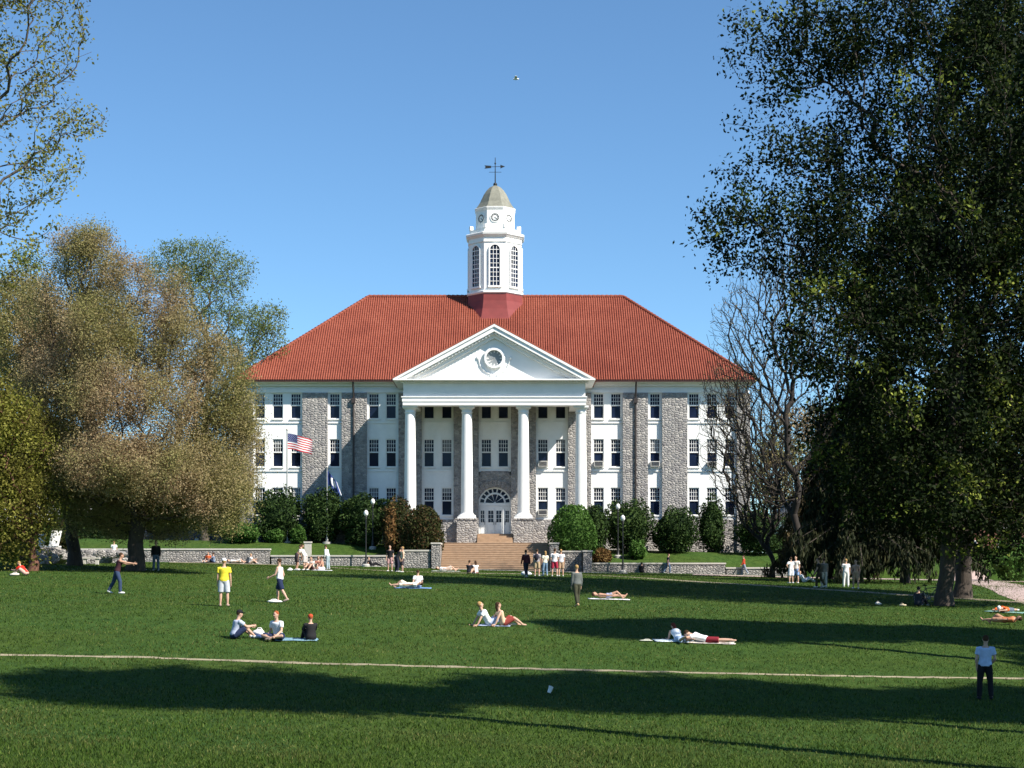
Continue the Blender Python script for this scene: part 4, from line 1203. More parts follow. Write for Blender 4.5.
# ------------------------------------------------------------------ trees
def grow(base, fork, lobes, npts, seed, step=0.6, path_w=0.3, leader=None, r_tip=0.012, expo=2.2, shell=0.5, droop=0.0, trunk_r=None, rise=0.25, lowest=0.55):
    """branch skeleton: attraction points inside ellipsoid lobes are joined, nearest first, to the closest limb"""
    rg = np.random.default_rng(seed)
    base = np.array(base, float); fork = np.array(fork, float)
    P = [base.copy()]; par = [-1]
    nt_ = max(3, int(np.linalg.norm(fork-base)/0.7))
    for i in range(1, nt_+1):
        t = i/nt_; q = base+(fork-base)*t
        if i < nt_: q[:2] += rg.normal(size=2)*0.07
        P.append(q); par.append(len(P)-2)
    fi = len(P)-1; first_ok = int(1+lowest*nt_)
    if leader is not None:
        ld = np.array(leader, float); k = max(3, int(np.linalg.norm(ld-fork)/0.8))
        for i in range(1, k+1):
            t = i/k; q = fork+(ld-fork)*t; q[:2] += rg.normal(size=2)*0.16
            P.append(q); par.append(len(P)-2)
    vol = np.array([l[1][0]*l[1][1]*l[1][2] for l in lobes])**0.75; vol /= vol.sum()
    pts = []
    for i in rg.choice(len(lobes), npts, p=vol):
        c, r = lobes[i]; d = rg.normal(size=3); d /= np.linalg.norm(d)
        pts.append(np.array(c)+d*np.array(r)*(rg.random()**(1/3*(1-shell)+0.02)))
    pts = np.array(pts)
    pts = pts[np.argsort(np.linalg.norm(pts-fork, axis=1)+rg.normal(size=len(pts))*0.3)]
    cap = len(P)+npts*12
    A = np.zeros((cap, 3)); A[:len(P)] = P; Lg = np.zeros(cap); n = len(P); par = par+[0]*(cap-n)
    for i in range(first_ok, n): Lg[i] = np.linalg.norm(A[i]-A[par[i]])*0.35 + (Lg[par[i]] if i > first_ok else 0)
    Lg[:first_ok] = 1e9
    tips = []
    for p in pts:
        D = A[:n]-p
        dist = np.sqrt((D*D).sum(1))
        cost = dist + path_w*Lg[:n] + 0.5*np.maximum(0, A[:n, 2]-p[2]-0.3*dist)*(1-droop)
        j = int(np.argmin(cost)); L = dist[j]
        if L < 0.08: continue
        k = min(11, max(1, int(math.ceil(L/step))))
        dj = A[j]-A[par[j]] if par[j] >= 0 else np.array([0, 0, 1.]); dj = dj/(np.linalg.norm(dj)+1e-9)
        ctrl = A[j]+dj*L*0.3+np.array([0, 0, L*rise*(1 if not droop else 1.2)])*0.5+(p-A[j])*0.3
        prev = j; a = A[j].copy()
        for i in range(1, k+1):
            t = i/k; q = a*(1-t)**2+2*t*(1-t)*ctrl+p*t*t
            if i < k: q = q+rg.normal(size=3)*0.05*min(1, L)
            A[n] = q; par[n] = prev; Lg[n] = Lg[prev]+np.linalg.norm(q-A[prev]); prev = n; n += 1
            if n >= cap-12: break
        tips.append(prev)
        if n >= cap-12: break
    A = A[:n]; par = np.array(par[:n])
    rad = np.zeros(n); ch = np.zeros(n)
    for i in range(n-1, 0, -1):
        ri = max(rad[i]**(1/expo) if rad[i] > 0 else 0, r_tip)
        rad[par[i]] += ri**expo; rad[i] = ri
    rad[0] = rad[0]**(1/expo)
    if trunk_r:
        sc = trunk_r/rad[1]
        w = np.clip((rad-r_tip)/(rad[1]-r_tip+1e-9), 0, 1)
        rad = rad*(1+(sc-1)*np.sqrt(w))
    # root flare
    rad[0] *= 1.45
    for i in range(1, 3): rad[i] *= 1.0+0.12*(3-i)/2
    return A, par, rad, np.array(tips)
def limbs(A, par, rad, rmin=0.0):
    n = len(A)
    Dv = np.zeros((n, 3)); Dv[1:] = A[1:]-A[par[1:]]; Dv[0] = (0, 0, 1)
    Dv /= np.linalg.norm(Dv, axis=1)[:, None]+1e-9
    ref = np.array([0.31, 0.9, 0.13]); ref2 = np.array([0.9, -0.3, 0.2])
    R0 = np.where(np.abs(Dv@ref)[:, None] > 0.93, ref2, ref)
    a = R0-Dv*(R0*Dv).sum(1)[:, None]; a /= np.linalg.norm(a, axis=1)[:, None]
    b = np.cross(Dv, a)
    Vs = []; Fs = []; off = 0
    for lo, hi, k in ((0.12, 9, 10), (0.04, 0.12, 6), (0.0, 0.04, 3)):
        idx = np.array([i for i in range(1, n) if lo <= rad[i] < hi and rad[i] >= rmin])
        if len(idx) == 0: continue
        p = par[idx]; an = 2*np.pi*np.arange(k)/k; c, s = np.cos(an), np.sin(an)
        rp = np.minimum(rad[p], rad[idx]*1.18); rp = np.where((p < 12) & (rad[p] < rad[idx]*2), rad[p], rp)
        r0 = A[p][:, None]+(a[p][:, None]*c[None, :, None]+b[p][:, None]*s[None, :, None])*rp[:, None, None]
        r1 = A[idx][:, None]+(a[idx][:, None]*c[None, :, None]+b[idx][:, None]*s[None, :, None])*rad[idx][:, None, None]
        m = len(idx)
        Vs.append(np.concatenate([r0, r1], 1).reshape(-1, 3))
        o = off+np.arange(m)[:, None]*2*k; q = np.arange(k)[None, :]; q2 = (q+1) % k
        Fs.append(np.stack([o+q, o+q2, o+k+q2, o+k+q], -1).reshape(-1, 4)); off += m*2*k
    return np.concatenate(Vs), np.concatenate(Fs)
def lob(u, v, ru, rv, d, depth=None, dd=0.0):
    d2 = d+dd; s = FPX/d2
    return ((X(u, d2), d2, Z(v, d2)), (ru/s, (depth if depth else ru/s), rv/s))
def tree(name, cat, base, fork, lobes, npts, nleaf, lsize, bark, leafm, label, seed, group=None, spread=0.35, rthr=0.03, hang=0.0, flat=0.0, aspect=0.55, **kw):
    A, par, rad, tips = grow(base, fork, lobes, npts, seed, **kw)
    r = empty(name, base, label, cat, group)
    V, F = limbs(A, par, rad)
    o = npobj('trunk', V, F, bark, r)
    for p in o.data.polygons: p.use_smooth = True
    if nleaf:
        rg = np.random.default_rng(seed+100)
        idx = np.where(rad < rthr)[0]; idx = idx[idx > 5]
        pick = rg.choice(idx, nleaf); t = rg.random(nleaf)[:, None]
        Cn = A[pick]*(1-t)+A[par[pick]]*t+rg.normal(size=(nleaf, 3))*spread
        if hang: Cn[:, 2] -= np.abs(rg.normal(size=nleaf))*hang
        V, F = quads(Cn, lsize, flat, rg, aspect)
        npobj('crown', V, F, leafm, r)
    return r
def copytree(o, loc, rz, label, sc=1.0):
    c = o.copy(); COL.objects.link(c); c.location = loc; c.rotation_euler = (0, 0, rz); c.scale = (sc, sc, sc); c['label'] = label
    for ch in o.children:
        k = ch.copy(); COL.objects.link(k); k.parent = c
    return c
RUST = [(0.0, (0.29, 0.195, 0.105)), (0.4, (0.37, 0.265, 0.155)), (0.75, (0.43, 0.33, 0.205)), (1.0, (0.35, 0.31, 0.155))]
OLIVE = [(0.0, (0.20, 0.195, 0.07)), (0.5, (0.28, 0.265, 0.095)), (0.85, (0.35, 0.31, 0.135)), (1.0, (0.39, 0.29, 0.15))]
M['leaf_rust'] = leaf_mat('rust_bud_leaf', RUST, OLIVE, 0.42, 0.22, 0.38, 0.55)
M['leaf_fresh'] = leaf_mat('fresh_green_leaf', [(0, (0.09, 0.12, 0.035)), (0.5, (0.17, 0.22, 0.065)), (1, (0.27, 0.30, 0.10))], trans=0.45)
M['leaf_yellow'] = leaf_mat('yellow_green_leaf', [(0, (0.11, 0.12, 0.02)), (0.5, (0.25, 0.26, 0.045)), (1, (0.40, 0.38, 0.10))], [(0, (0.09, 0.08, 0.02)), (1, (0.24, 0.23, 0.05))], 0.45, 0.5)
M['leaf_dark_sunlit'] = leaf_mat('dark_leaf_painted_sun', [(0, (0.005, 0.010, 0.003)), (0.5, (0.009, 0.018, 0.004)), (0.9, (0.018, 0.030, 0.006)), (1, (0.05, 0.07, 0.014))], [(0, (0.06, 0.085, 0.012)), (0.5, (0.15, 0.19, 0.03)), (1, (0.30, 0.33, 0.06))], 0.2, 0.42, 0.585, 0.655)  # second palette paints sunlit clumps into the dark leaf colour
M['leaf_mid'] = leaf_mat('mid_green_leaf', [(0, (0.03, 0.045, 0.01)), (0.5, (0.06, 0.10, 0.02)), (1, (0.12, 0.17, 0.04))], trans=0.35)
M['needle'] = leaf_mat('dark_needles', [(0, (0.010, 0.014, 0.006)), (0.6, (0.022, 0.028, 0.012)), (1, (0.05, 0.05, 0.022))], trans=0.0)
M['needle_brown'] = leaf_mat('brownish_needles', [(0, (0.025, 0.02, 0.010)), (0.6, (0.06, 0.045, 0.022)), (1, (0.10, 0.075, 0.035))], trans=0.0)

# --- left group
d = 92.0; b = spot(135, 0, d)
tree('maple_tree', 'tree', b, (b.x+0.2, d, b.z+3.0), [
    lob(95, 268, 30, 40, d), lob(72, 252, 22, 26, d), lob(125, 288, 30, 36, d, dd=-1), lob(60, 310, 36, 40, d), lob(100, 330, 40, 36, d, dd=-2), lob(168, 300, 26, 30, d), lob(185, 345, 36, 36, d, dd=-1), lob(150, 350, 30, 40, d, dd=2), lob(222, 372, 28, 34, d, dd=-1), lob(215, 425, 42, 34, d), lob(240, 410, 18, 30, d), lob(205, 475, 46, 34, d, dd=-2),
    lob(110, 395, 46, 40, d, dd=-3), lob(165, 410, 40, 40, d, dd=-3), lob(65, 390, 50, 50, d), lob(60, 460, 50, 40, d, dd=-1), lob(110, 460, 46, 34, d, dd=-4), lob(155, 470, 44, 34, d, dd=-4), lob(88, 240, 22, 16, d), lob(165, 485, 66, 40, d, dd=3), lob(215, 500, 40, 34, d, dd=-2), lob(150, 515, 60, 24, d, dd=2), lob(100, 505, 50, 30, d, dd=1), lob(232, 450, 34, 50, d, dd=1)],
    5200, 400000, 0.052, M['bark'], M['leaf_rust'], 'large rust brown and olive budding tree with thick dark trunk on the lawn', 21, spread=0.32, rthr=0.032, step=0.7, path_w=0.22, trunk_r=0.42, shell=0.25, lowest=0.7)
d = 152.0; b = spot(205, 0, d)
tree('elm_tree', 'tree', b, (b.x, d, b.z+6), [lob(190, 262, 22, 24, d), lob(215, 262, 20, 26, d), lob(240, 272, 16, 20, d), lob(205, 300, 40, 30, d), lob(262, 318, 26, 18, d), lob(268, 345, 20, 22, d), lob(245, 335, 26, 30, d), lob(170, 270, 30, 26, d), lob(225, 380, 44, 44, d), lob(250, 395, 20, 30, d)],
     2600, 30000, 0.095, M['barkgrey'], M['leaf_fresh'], 'taller thin leaved green tree rising behind the rust coloured tree', 22, spread=0.34, rthr=0.026, step=0.8, path_w=0.25, trunk_r=0.33, shell=0.3)
d = 99.0; b = spot(75, 0, d)
tree('dark_trunk_tree', 'tree', b, (b.x-0.3, d, b.z+3.4), [lob(40, 400, 60, 80, d), lob(85, 350, 50, 60, d), lob(20, 330, 40, 60, d), lob(70, 470, 50, 45, d), lob(110, 500, 40, 28, d)],
     1500, 130000, 0.062, M['bark'], M['leaf_rust'], 'brown budding tree with forked dark trunk above the rock bank', 23, spread=0.28, step=0.8, path_w=0.2, trunk_r=0.36, shell=0.3)
d = 71.0; b = spot(33, 571, None); d = b.y
tree('leafy_tree', 'tree', b, (b.x, d, b.z+1.4), [lob(15, 450, 38, 55, d), lob(25, 510, 32, 34, d), lob(-25, 420, 42, 50, d), lob(-20, 490, 50, 50, d), lob(8, 545, 26, 20, d)],
     1100, 42000, 0.085, M['barkred'], M['leaf_yellow'], 'sunlit yellow green leafy tree with reddish low trunk at the left edge', 24, spread=0.42, rthr=0.03, step=0.6, path_w=0.2, trunk_r=0.22, shell=0.4, lowest=0.2)
d = 52.0; b = Vector((-25.0, d, gz(-25, d)))
tree('budding_tree', 'tree', b, (b.x+0.5, d, b.z+6), [lob(30, 40, 62, 60, d), lob(48, 118, 60, 34, d), lob(20, 190, 50, 50, d), lob(-60, 60, 90, 110, d), lob(-80, -60, 110, 90, d), lob(30, -50, 70, 70, d), lob(60, 170, 34, 26, d), lob(5, 250, 40, 34, d)],
     1300, 19000, 0.06, M['barkgrey'], M['leaf_yellow'], 'nearer tree of thin arching twigs with sparse new yellow leaves at top left', 25, spread=0.16, rthr=0.022, step=0.45, path_w=0.25, trunk_r=0.2, shell=0.35, r_tip=0.008)
d = 104.0; b = spot(25, 0, d)
tree('slender_tree', 'tree', b, (b.x+0.1, d, b.z+8), [lob(22, 285, 26, 40, d), lob(15, 340, 30, 50, d), lob(40, 330, 24, 40, d)],
     420, 9000, 0.085, M['bark'], M['leaf_fresh'], 'slender tree with thin green foliage and dark upright limbs at far left', 26, spread=0.25, step=0.6, trunk_r=0.24, shell=0.3)

# --- right group
d = 66.0; b = spot(944, 606, None); d = b.y
def bigoak():
    L = [lob(900, 250, 120, 90, d), lob(960, 120, 95, 110, d), lob(880, 80, 55, 60, d), lob(770, 38, 40, 22, d), lob(768, 92, 30, 15, d), lob(805, 70, 36, 24, d), lob(800, 148, 42, 20, d, dd=-1), lob(772, 188, 36, 14, d), lob(742, 236, 52, 17, d), lob(722, 262, 30, 8, d), lob(792, 215, 45, 18, d), lob(800, 265, 50, 20, d), lob(835, 35, 40, 34, d), lob(850, 150, 50, 46, d, dd=1), lob(830, 215, 50, 40, d), lob(850, 330, 90, 60, d, dd=-2),
         lob(1000, 300, 90, 110, d), lob(930, 400, 90, 75, d, dd=-2), lob(990, 440, 80, 75, d, dd=1), lob(900, 470, 70, 55, d, dd=-1), lob(1010, 510, 60, 36, d, dd=-1), lob(1080, 200, 110, 150, d),
         lob(930, 490, 60, 40, d, dd=-3), lob(860, 20, 80, 45, d), lob(1090, 420, 90, 90, d), lob(980, 20, 70, 60, d), lob(990, 525, 80, 36, d), lob(855, 440, 60, 60, d, dd=2), lob(880, 500, 50, 40, d, dd=2), lob(905, 15, 36, 40, d), lob(710, 245, 26, 7, d), lob(736, 168, 24, 9, d), lob(722, 214, 28, 8, d), lob(746, 122, 20, 9, d), lob(750, 18, 24, 9, d), lob(738, 62, 16, 8, d)]
    tree('oak_tree', 'tree', b, (b.x+0.3, d, b.z+5.2), L, 4200, 140000, 0.105, M['bark'], M['leaf_dark_sunlit'], 'huge dark green shade tree spreading over the right lawn above the bicycle', 31,
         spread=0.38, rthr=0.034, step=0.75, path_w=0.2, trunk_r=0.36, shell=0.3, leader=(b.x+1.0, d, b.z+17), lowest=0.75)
bigoak()
d2 = 86.0; b = spot(962, 0, d2)
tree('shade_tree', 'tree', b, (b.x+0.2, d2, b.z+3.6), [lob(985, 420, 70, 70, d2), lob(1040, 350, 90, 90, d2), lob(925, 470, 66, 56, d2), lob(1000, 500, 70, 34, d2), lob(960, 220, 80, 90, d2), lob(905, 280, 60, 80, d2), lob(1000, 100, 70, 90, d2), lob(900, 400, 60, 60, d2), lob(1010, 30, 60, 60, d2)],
     1800, 120000, 0.11, M['bark'], M['leaf_dark_sunlit'], 'second dark trunked tree just behind the huge shade tree', 32, spread=0.3, step=0.8, trunk_r=0.4, shell=0.3, lowest=0.8)
d3 = 122.0; b = spot(800, 0, d3)
tree('bare_tree', 'tree', b, (b.x, d3, b.z+3.0), [lob(775, 320, 55, 75, d3), lob(815, 300, 50, 85, d3), lob(840, 370, 44, 70, d3), lob(745, 400, 50, 70, d3), lob(790, 250, 40, 50, d3), lob(735, 330, 30, 50, d3), lob(770, 470, 46, 40, d3), lob(860, 320, 40, 70, d3)],
     5200, 6000, 0.06, M['barkdark'], M['leaf_rust'], 'bare multi limbed tree with fine upright twigs at the right end of the hall', 33, spread=0.2, step=0.9, path_w=0.42, trunk_r=0.26, shell=0.2, r_tip=0.016, lowest=0.25, expo=2.3, rise=0.1)
d4 = 130.0; b = spot(772, 0, d4)
tree('bare_tree', 'tree', b, (b.x, d4, b.z+1.6), [lob(745, 440, 50, 60, d4), lob(760, 500, 42, 36, d4), lob(735, 395, 34, 40, d4), lob(790, 440, 40, 60, d4)],
     4200, 5000, 0.05, M['barkdark'], M['leaf_rust'], 'low spreading bare brown tree before the stone corner of the hall', 34, spread=0.2, step=0.7, path_w=0.4, trunk_r=0.2, shell=0.2, r_tip=0.016, lowest=0.2, rise=0.1)
def spruce(u, d, vtop, rad, label, seed, mat='needle', low=1.6):
    rg = np.random.default_rng(seed); b = spot(u, 0, d); H = Z(vtop, d)-b.z
    r = empty('spruce_tree', b, label, 'tree')
    mb = MB(); mb.tube([(b.x, b.y, b.z-0.2), (b.x, b.y, b.z+0.8), (b.x+0.1, b.y, b.z+H*0.5), (b.x, b.y, b.z+H)], [0.42, 0.33, 0.2, 0.03], 10)
    C = []
    z = low
    while z < H-0.3:
        t = (z-low)/(H-low); L0 = rad*(1-t)**0.8*(0.82+0.3*rg.random())
        for k in range(int(7 if t < 0.7 else 5)):
            a = rg.uniform(0, 6.283); L = L0*rg.uniform(0.7, 1.1); pts = []
            for i in range(7):
                s = i/6; pts.append((b.x+math.cos(a)*L*s, b.y+math.sin(a)*L*s, b.z+z+0.12*L*s-0.55*L*s*s+0.25*L*max(0, s-0.7)))
            mb.tube(pts, [0.06*(1-0.8*i/6)+0.008 for i in range(7)], 4)
            for i in range(1, 7):
                m = int(9*L/3+7); p0, p1 = np.array(pts[i-1]), np.array(pts[i])
                tt = rg.random(m)[:, None]; q = p0*(1-tt)+p1*tt
                side = rg.normal(size=m)*0.34*(1.1-i/8); q[:, 0] += -math.sin(a)*side; q[:, 1] += math.cos(a)*side
                q[:, 2] -= np.abs(rg.normal(size=m))*0.5*(0.4+0.1*i)
                C.append(q)
        z += rg.uniform(0.35, 0.55)*(1.0 if t < 0.6 else 0.7)
    mb.build('trunk', M['bark'], r)
    C = np.concatenate(C); n = len(C); C = np.repeat(C, 4, 0)+rg.normal(size=(4*n, 3))*0.11; n = len(C)
    a = np.stack([rg.normal(size=n)*0.35, rg.normal(size=n)*0.35, -np.ones(n)], 1); a /= np.linalg.norm(a, axis=1)[:, None]
    w = rg.normal(size=(n, 3)); w -= a*(w*a).sum(1)[:, None]; w /= np.linalg.norm(w, axis=1)[:, None]
    s = rg.uniform(0.14, 0.34, n)[:, None]
    V = np.stack([C-a*s, C+w*s*0.22, C+a*s, C-w*s*0.22], 1).reshape(-1, 3)
    npobj('crown', V, np.arange(4*n).reshape(n, 4), M[mat], r)
spruce(858, 112, 385, 5.6, 'dark drooping spruce between bare trees and huge shade tree', 41, low=2.8)
spruce(828, 126, 410, 4.6, 'brownish drooping spruce behind the dark one by bare trees', 42, 'needle_brown', low=2.6)
spruce(905, 114, 400, 5.2, 'dark spruce half hidden behind the huge shade tree', 43, low=2.8)
# off-frame shade trees at the right whose shadows cross the lawn; others are added out of view to block skylight
def shade(x, y, seed, label, h=27, r=6.5, clear=11.5, nl=34000):
    b = Vector((x, y, gz(x, y))); rg = random.Random(seed)
    zc = b.z+(h+clear)/2; hh = (h-clear)/2
    L = [((x, y, zc), (r*0.7, r*0.42, hh))]
    for k in range(6):
        a = k*1.05+rg.random(); L.append(((x+math.cos(a)*r*0.65, y+math.sin(a)*r*0.3, zc+rg.uniform(-0.5, 0.6)*hh), (r*0.42, r*0.28, hh*0.45)))
    return tree('shade_tree', 'tree', b, (x, y, b.z+clear*0.8), L, 800, nl, 0.12, M['bark'], M['leaf_dark_sunlit'], label, seed, spread=0.32, rthr=0.034, step=0.8, path_w=0.2, trunk_r=0.27, shell=0.3, leader=(x, y, b.z+h*0.75))
sA = shade(20.5, 31.5, 51, 'tall shade tree just beyond the right edge nearest the worn footpath', h=24.6, r=6.0, clear=15.2, nl=52000)
for cx_, cy_, rz_, sc_, lab_ in [(10.4, 29.6, 0, 0.95, 'tall shade tree outside the frame nearest the camera side of the lawn'), (24.0, 33.0, 3.14, 0.78, 'tall shade tree between two others beyond the right edge of the near lawn'), (29.5, 33.3, 0, 0.78, 'tall shade tree two trunks beyond the right edge of the near lawn'), (35.0, 33.0, 3.14, 0.8, 'tall shade tree farthest beyond the right edge of the near lawn'), (19.6, 48.4, 0, 0.78, 'tall shade tree close right of the person standing in shade'), (25.0, 48.8, 3.14, 0.84, 'tall shade tree right of the person standing in shade'), (32.0, 48.6, 0, 0.82, 'tall shade tree well beyond the right edge of the mid lawn'), (29.5, 42.0, 3.14, 0.55, 'smaller shade tree between two tall ones beyond the right edge'), (33.0, 17.5, 0, 0.9, 'shade tree beside the camera beyond the right edge'), (-26.0, 18.0, 0, 0.9, 'unseen tree added to block skylight, beside the camera at left'), (-27.0, 34.0, 3.14, 0.85, 'unseen tree added to block skylight, left of the near lawn'), (-34.0, 60.0, 0, 0.85, 'unseen tree added to block skylight, left of the mid lawn'), (-14.0, -14.0, 0, 0.9, 'unseen tree added to block skylight, behind the camera at left'), (2.0, -20.0, 3.14, 0.95, 'unseen tree added to block skylight, straight behind the camera'), (17.0, -34.0, 0, 0.9, 'unseen tree added to block skylight, far behind the camera at right'), (40.0, 40.0, 3.14, 0.95, 'unseen broad tree added to block skylight, beyond the second row at right'), (44.0, 24.0, 0, 0.95, 'unseen broad tree added to block skylight, well right of the camera')]:
    copytree(sA, (cx_, cy_, gz(cx_, cy_)-0.1), rz_, lab_, sc_*1.12)
# background trees closing the view at both sides
d = 190.0
def bgtree(u, d, vtop, w, seed, leafm, label, nl=9000):
    b = spot(u, 0, d); s = FPX/d; H = Z(vtop, d)-b.z; r = w/s/2
    L = [((b.x, d, b.z+H*0.62), (r*0.75, r*0.75, H*0.36))]
    rg = random.Random(seed)
    for k in range(5):
        a = rg.uniform(0, 6.28); L.append(((b.x+math.cos(a)*r*0.6, d+math.sin(a)*r*0.6, b.z+H*rg.uniform(0.35, 0.8)), (r*0.45, r*0.45, H*0.2)))
    return tree('background_tree', 'tree', b, (b.x, d, b.z+H*0.22), L, 350, nl, 0.2, M['bark'], leafm, label, seed, 'trees beyond the lawn', spread=0.5, step=1.2, rthr=0.05, trunk_r=0.35, shell=0.3, r_tip=0.02)
bgtree(20, 175, 420, 150, 61, M['leaf_mid'], 'green tree far behind the left rock bank')
bgtree(110, 182, 430, 130, 62, M['leaf_rust'], 'brownish tree far behind the thick rust tree trunk')
bgtree(215, 190, 440, 110, 63, M['leaf_dark_sunlit'], 'dark tree behind the parked cars beside the hall')
bgtree(-60, 165, 380, 170, 64, M['leaf_dark_sunlit'], 'dark tree beyond the left edge of the lawn')
bgtree(800, 196, 400, 110, 65, M['leaf_rust'], 'brownish tree far behind the bare trees')
bgtree(870, 178, 380, 140, 66, M['leaf_dark_sunlit'], 'dark tree far behind the spruces')
bgtree(960, 172, 400, 150, 67, M['leaf_dark_sunlit'], 'dark tree far behind the huge shade tree trunk')
bgtree(1050, 160, 380, 170, 68, M['leaf_mid'], 'green tree beyond the brick path at far right')
for i, (u, v0, v1, w, d, m, lab) in enumerate([(1012, 538, 572, 46, 134, BR, 'yellowish green bush beside the brick path at far right'), (835, 545, 570, 34, 152, S_, 'dark bush behind the drooping spruces'),
        (885, 540, 568, 50, 150, S_, 'dark hedge-like bush behind the spruce trunks'), (930, 540, 566, 46, 150, S_, 'dark bush behind the bicycle tree trunk'), (780, 535, 560, 26, 150, S_, 'dark bush near the small white house'),
        (48, 515, 548, 44, 118, RD, 'reddish bush behind the propped white boards'), (20, 520, 556, 60, 108, S_, 'dark green bush behind the yellow leafy tree'), (110, 520, 543, 40, 150, S_, 'dark bush before the white gabled house'), (975, 545, 567, 40, 150, S_, 'dark bush far along the brick path')]):
    shrub(u-w/2, u+w/2, v0, v1, d, m, lab, n=2600, leaf=0.14, lump=0.25, seed=70+i)
for i, (u, v0, v1, w, d, m, lab) in enumerate([(82, 512, 546, 40, 172, S_, 'dark hedge bush left of the blue grey car'), (135, 508, 544, 46, 174, S_, 'dark hedge bush behind the charcoal car'), (166, 500, 543, 48, 176, BR, 'green hedge bush behind the navy car'),
        (200, 503, 543, 46, 176, S_, 'dark hedge bush between two parked cars'), (232, 500, 543, 46, 172, S_, 'dark hedge bush against the end of the hall'), (258, 505, 545, 30, 160, S_, 'dark hedge bush close by the hall corner')]):
    shrub(u-w/2, u+w/2, v0, v1, d, m, lab, n=2600, leaf=0.16, lump=0.25, seed=90+i, square=0.5)
# ------------------------------------------------------------------ people
SKIN = [simple('skin_%d' % i, c, 0.55, 0.06, 20.0, spec=0.3) for i, c in enumerate([(0.52, 0.32, 0.23), (0.44, 0.25, 0.17), (0.58, 0.38, 0.29)])]
EYE = simple('eye_dark', (0.03, 0.02, 0.015), 0.3, 0.05, 5); LIP = simple('lip', (0.30, 0.10, 0.09), 0.5, 0.05, 5)
def vn(*a): return Vector(a).normalized()
POSES = {
 'stand': dict(T=(0, .02, 1), ua=((-.16, .02, -1), (.16, .02, -1)), fa=((-.05, .18, -1), (.05, .18, -1)), th=((-.07, .03, -1), (.07, .03, -1)), sh=((-.03, -.05, -1), (.03, -.05, -1))),
 'relaxed': dict(T=(.03, -.02, 1), ua=((-.2, -.1, -1), (.25, .05, -1)), fa=((.05, .35, -1), (-.3, .7, -.5)), th=((-.1, .05, -1), (.12, .12, -1)), sh=((-.03, -.05, -1), (.05, -.12, -1))),
 'walk': dict(T=(0, .06, 1), ua=((-.13, .32, -1), (.13, -.35, -1)), fa=((-.02, .6, -1), (.05, .05, -1)), th=((-.04, -.32, -1), (.04, .36, -1)), sh=((-.02, -.62, -1), (.02, -.02, -1))),
 'throw': dict(T=(-.05, .28, 1), ua=((-.1, .85, -.35), (.15, .9, -.2)), fa=((.1, 1, .05), (.0, 1, -.1)), th=((-.2, -.28, -1), (.12, .3, -1)), sh=((-.15, -.55, -1), (.04, .0, -1))),
 'bend': dict(T=(0, .85, .6), ua=((-.1, .2, -1), (.1, .25, -1)), fa=((0, .3, -1), (0, .3, -1)), th=((-.08, .05, -1), (.08, .1, -1)), sh=((-.02, -.08, -1), (.02, -.1, -1))),
 'knees': dict(T=(0, .12, 1), ua=((-.12, .75, -.55), (.12, .75, -.55)), fa=((.35, .85, .1), (-.35, .85, .1)), th=((-.18, .8, .62), (.18, .8, .62)), sh=((0, .35, -1), (0, .35, -1)), seat=1),
 'cross': dict(T=(0, .15, 1), ua=((-.25, .35, -.9), (.25, .35, -.9)), fa=((.1, .8, -.45), (-.1, .8, -.45)), th=((-.75, .75, .12), (.75, .75, .12)), sh=((1, .25, -.28), (-1, .25, -.22)), seat=1),
 'back': dict(T=(0, -.55, .85), ua=((-.2, -.5, -.85), (.2, -.5, -.85)), fa=((-.05, -.4, -.9), (.05, -.4, -.9)), th=((-.1, .82, .55), (.1, .9, .42)), sh=((0, .7, -.8), (0, .85, -.55)), seat=1),
 'legs_out': dict(T=(0, -.1, 1), ua=((-.25, -.45, -.85), (.2, .3, -1)), fa=((-.1, -.4, -.9), (0, .8, -.5)), th=((-.12, 1, .05), (.12, 1, .12)), sh=((0, 1, -.08), (0, 1, -.16)), seat=1),
 'supine': dict(T=(0, -1, .06), ua=((-.45, .9, .0), (.45, .9, .0)), fa=((-.1, 1, -.05), (.1, 1, -.05)), th=((-.12, 1, .03), (.12, .9, .45)), sh=((-.05, 1, -.03), (.03, .8, -.75)), seat=1),
 'prone': dict(T=(0, 1, .10), ua=((-.6, .8, -.2), (.6, .8, -.2)), fa=((.6, .75, -.05), (-.6, .75, -.05)), th=((-.1, -1, -.03), (.1, -1, -.03)), sh=((-.03, -1, .02), (.03, -1, .02)), seat=1),
 'sphinx': dict(T=(0, .8, .55), ua=((-.15, .3, -1), (.15, .3, -1)), fa=((.1, 1, -.1), (-.1, 1, -.1)), th=((-.1, -1, -.06), (.1, -1, -.06)), sh=((-.03, -1, .3), (.03, -1, .1)), seat=1),
}
PEND = []
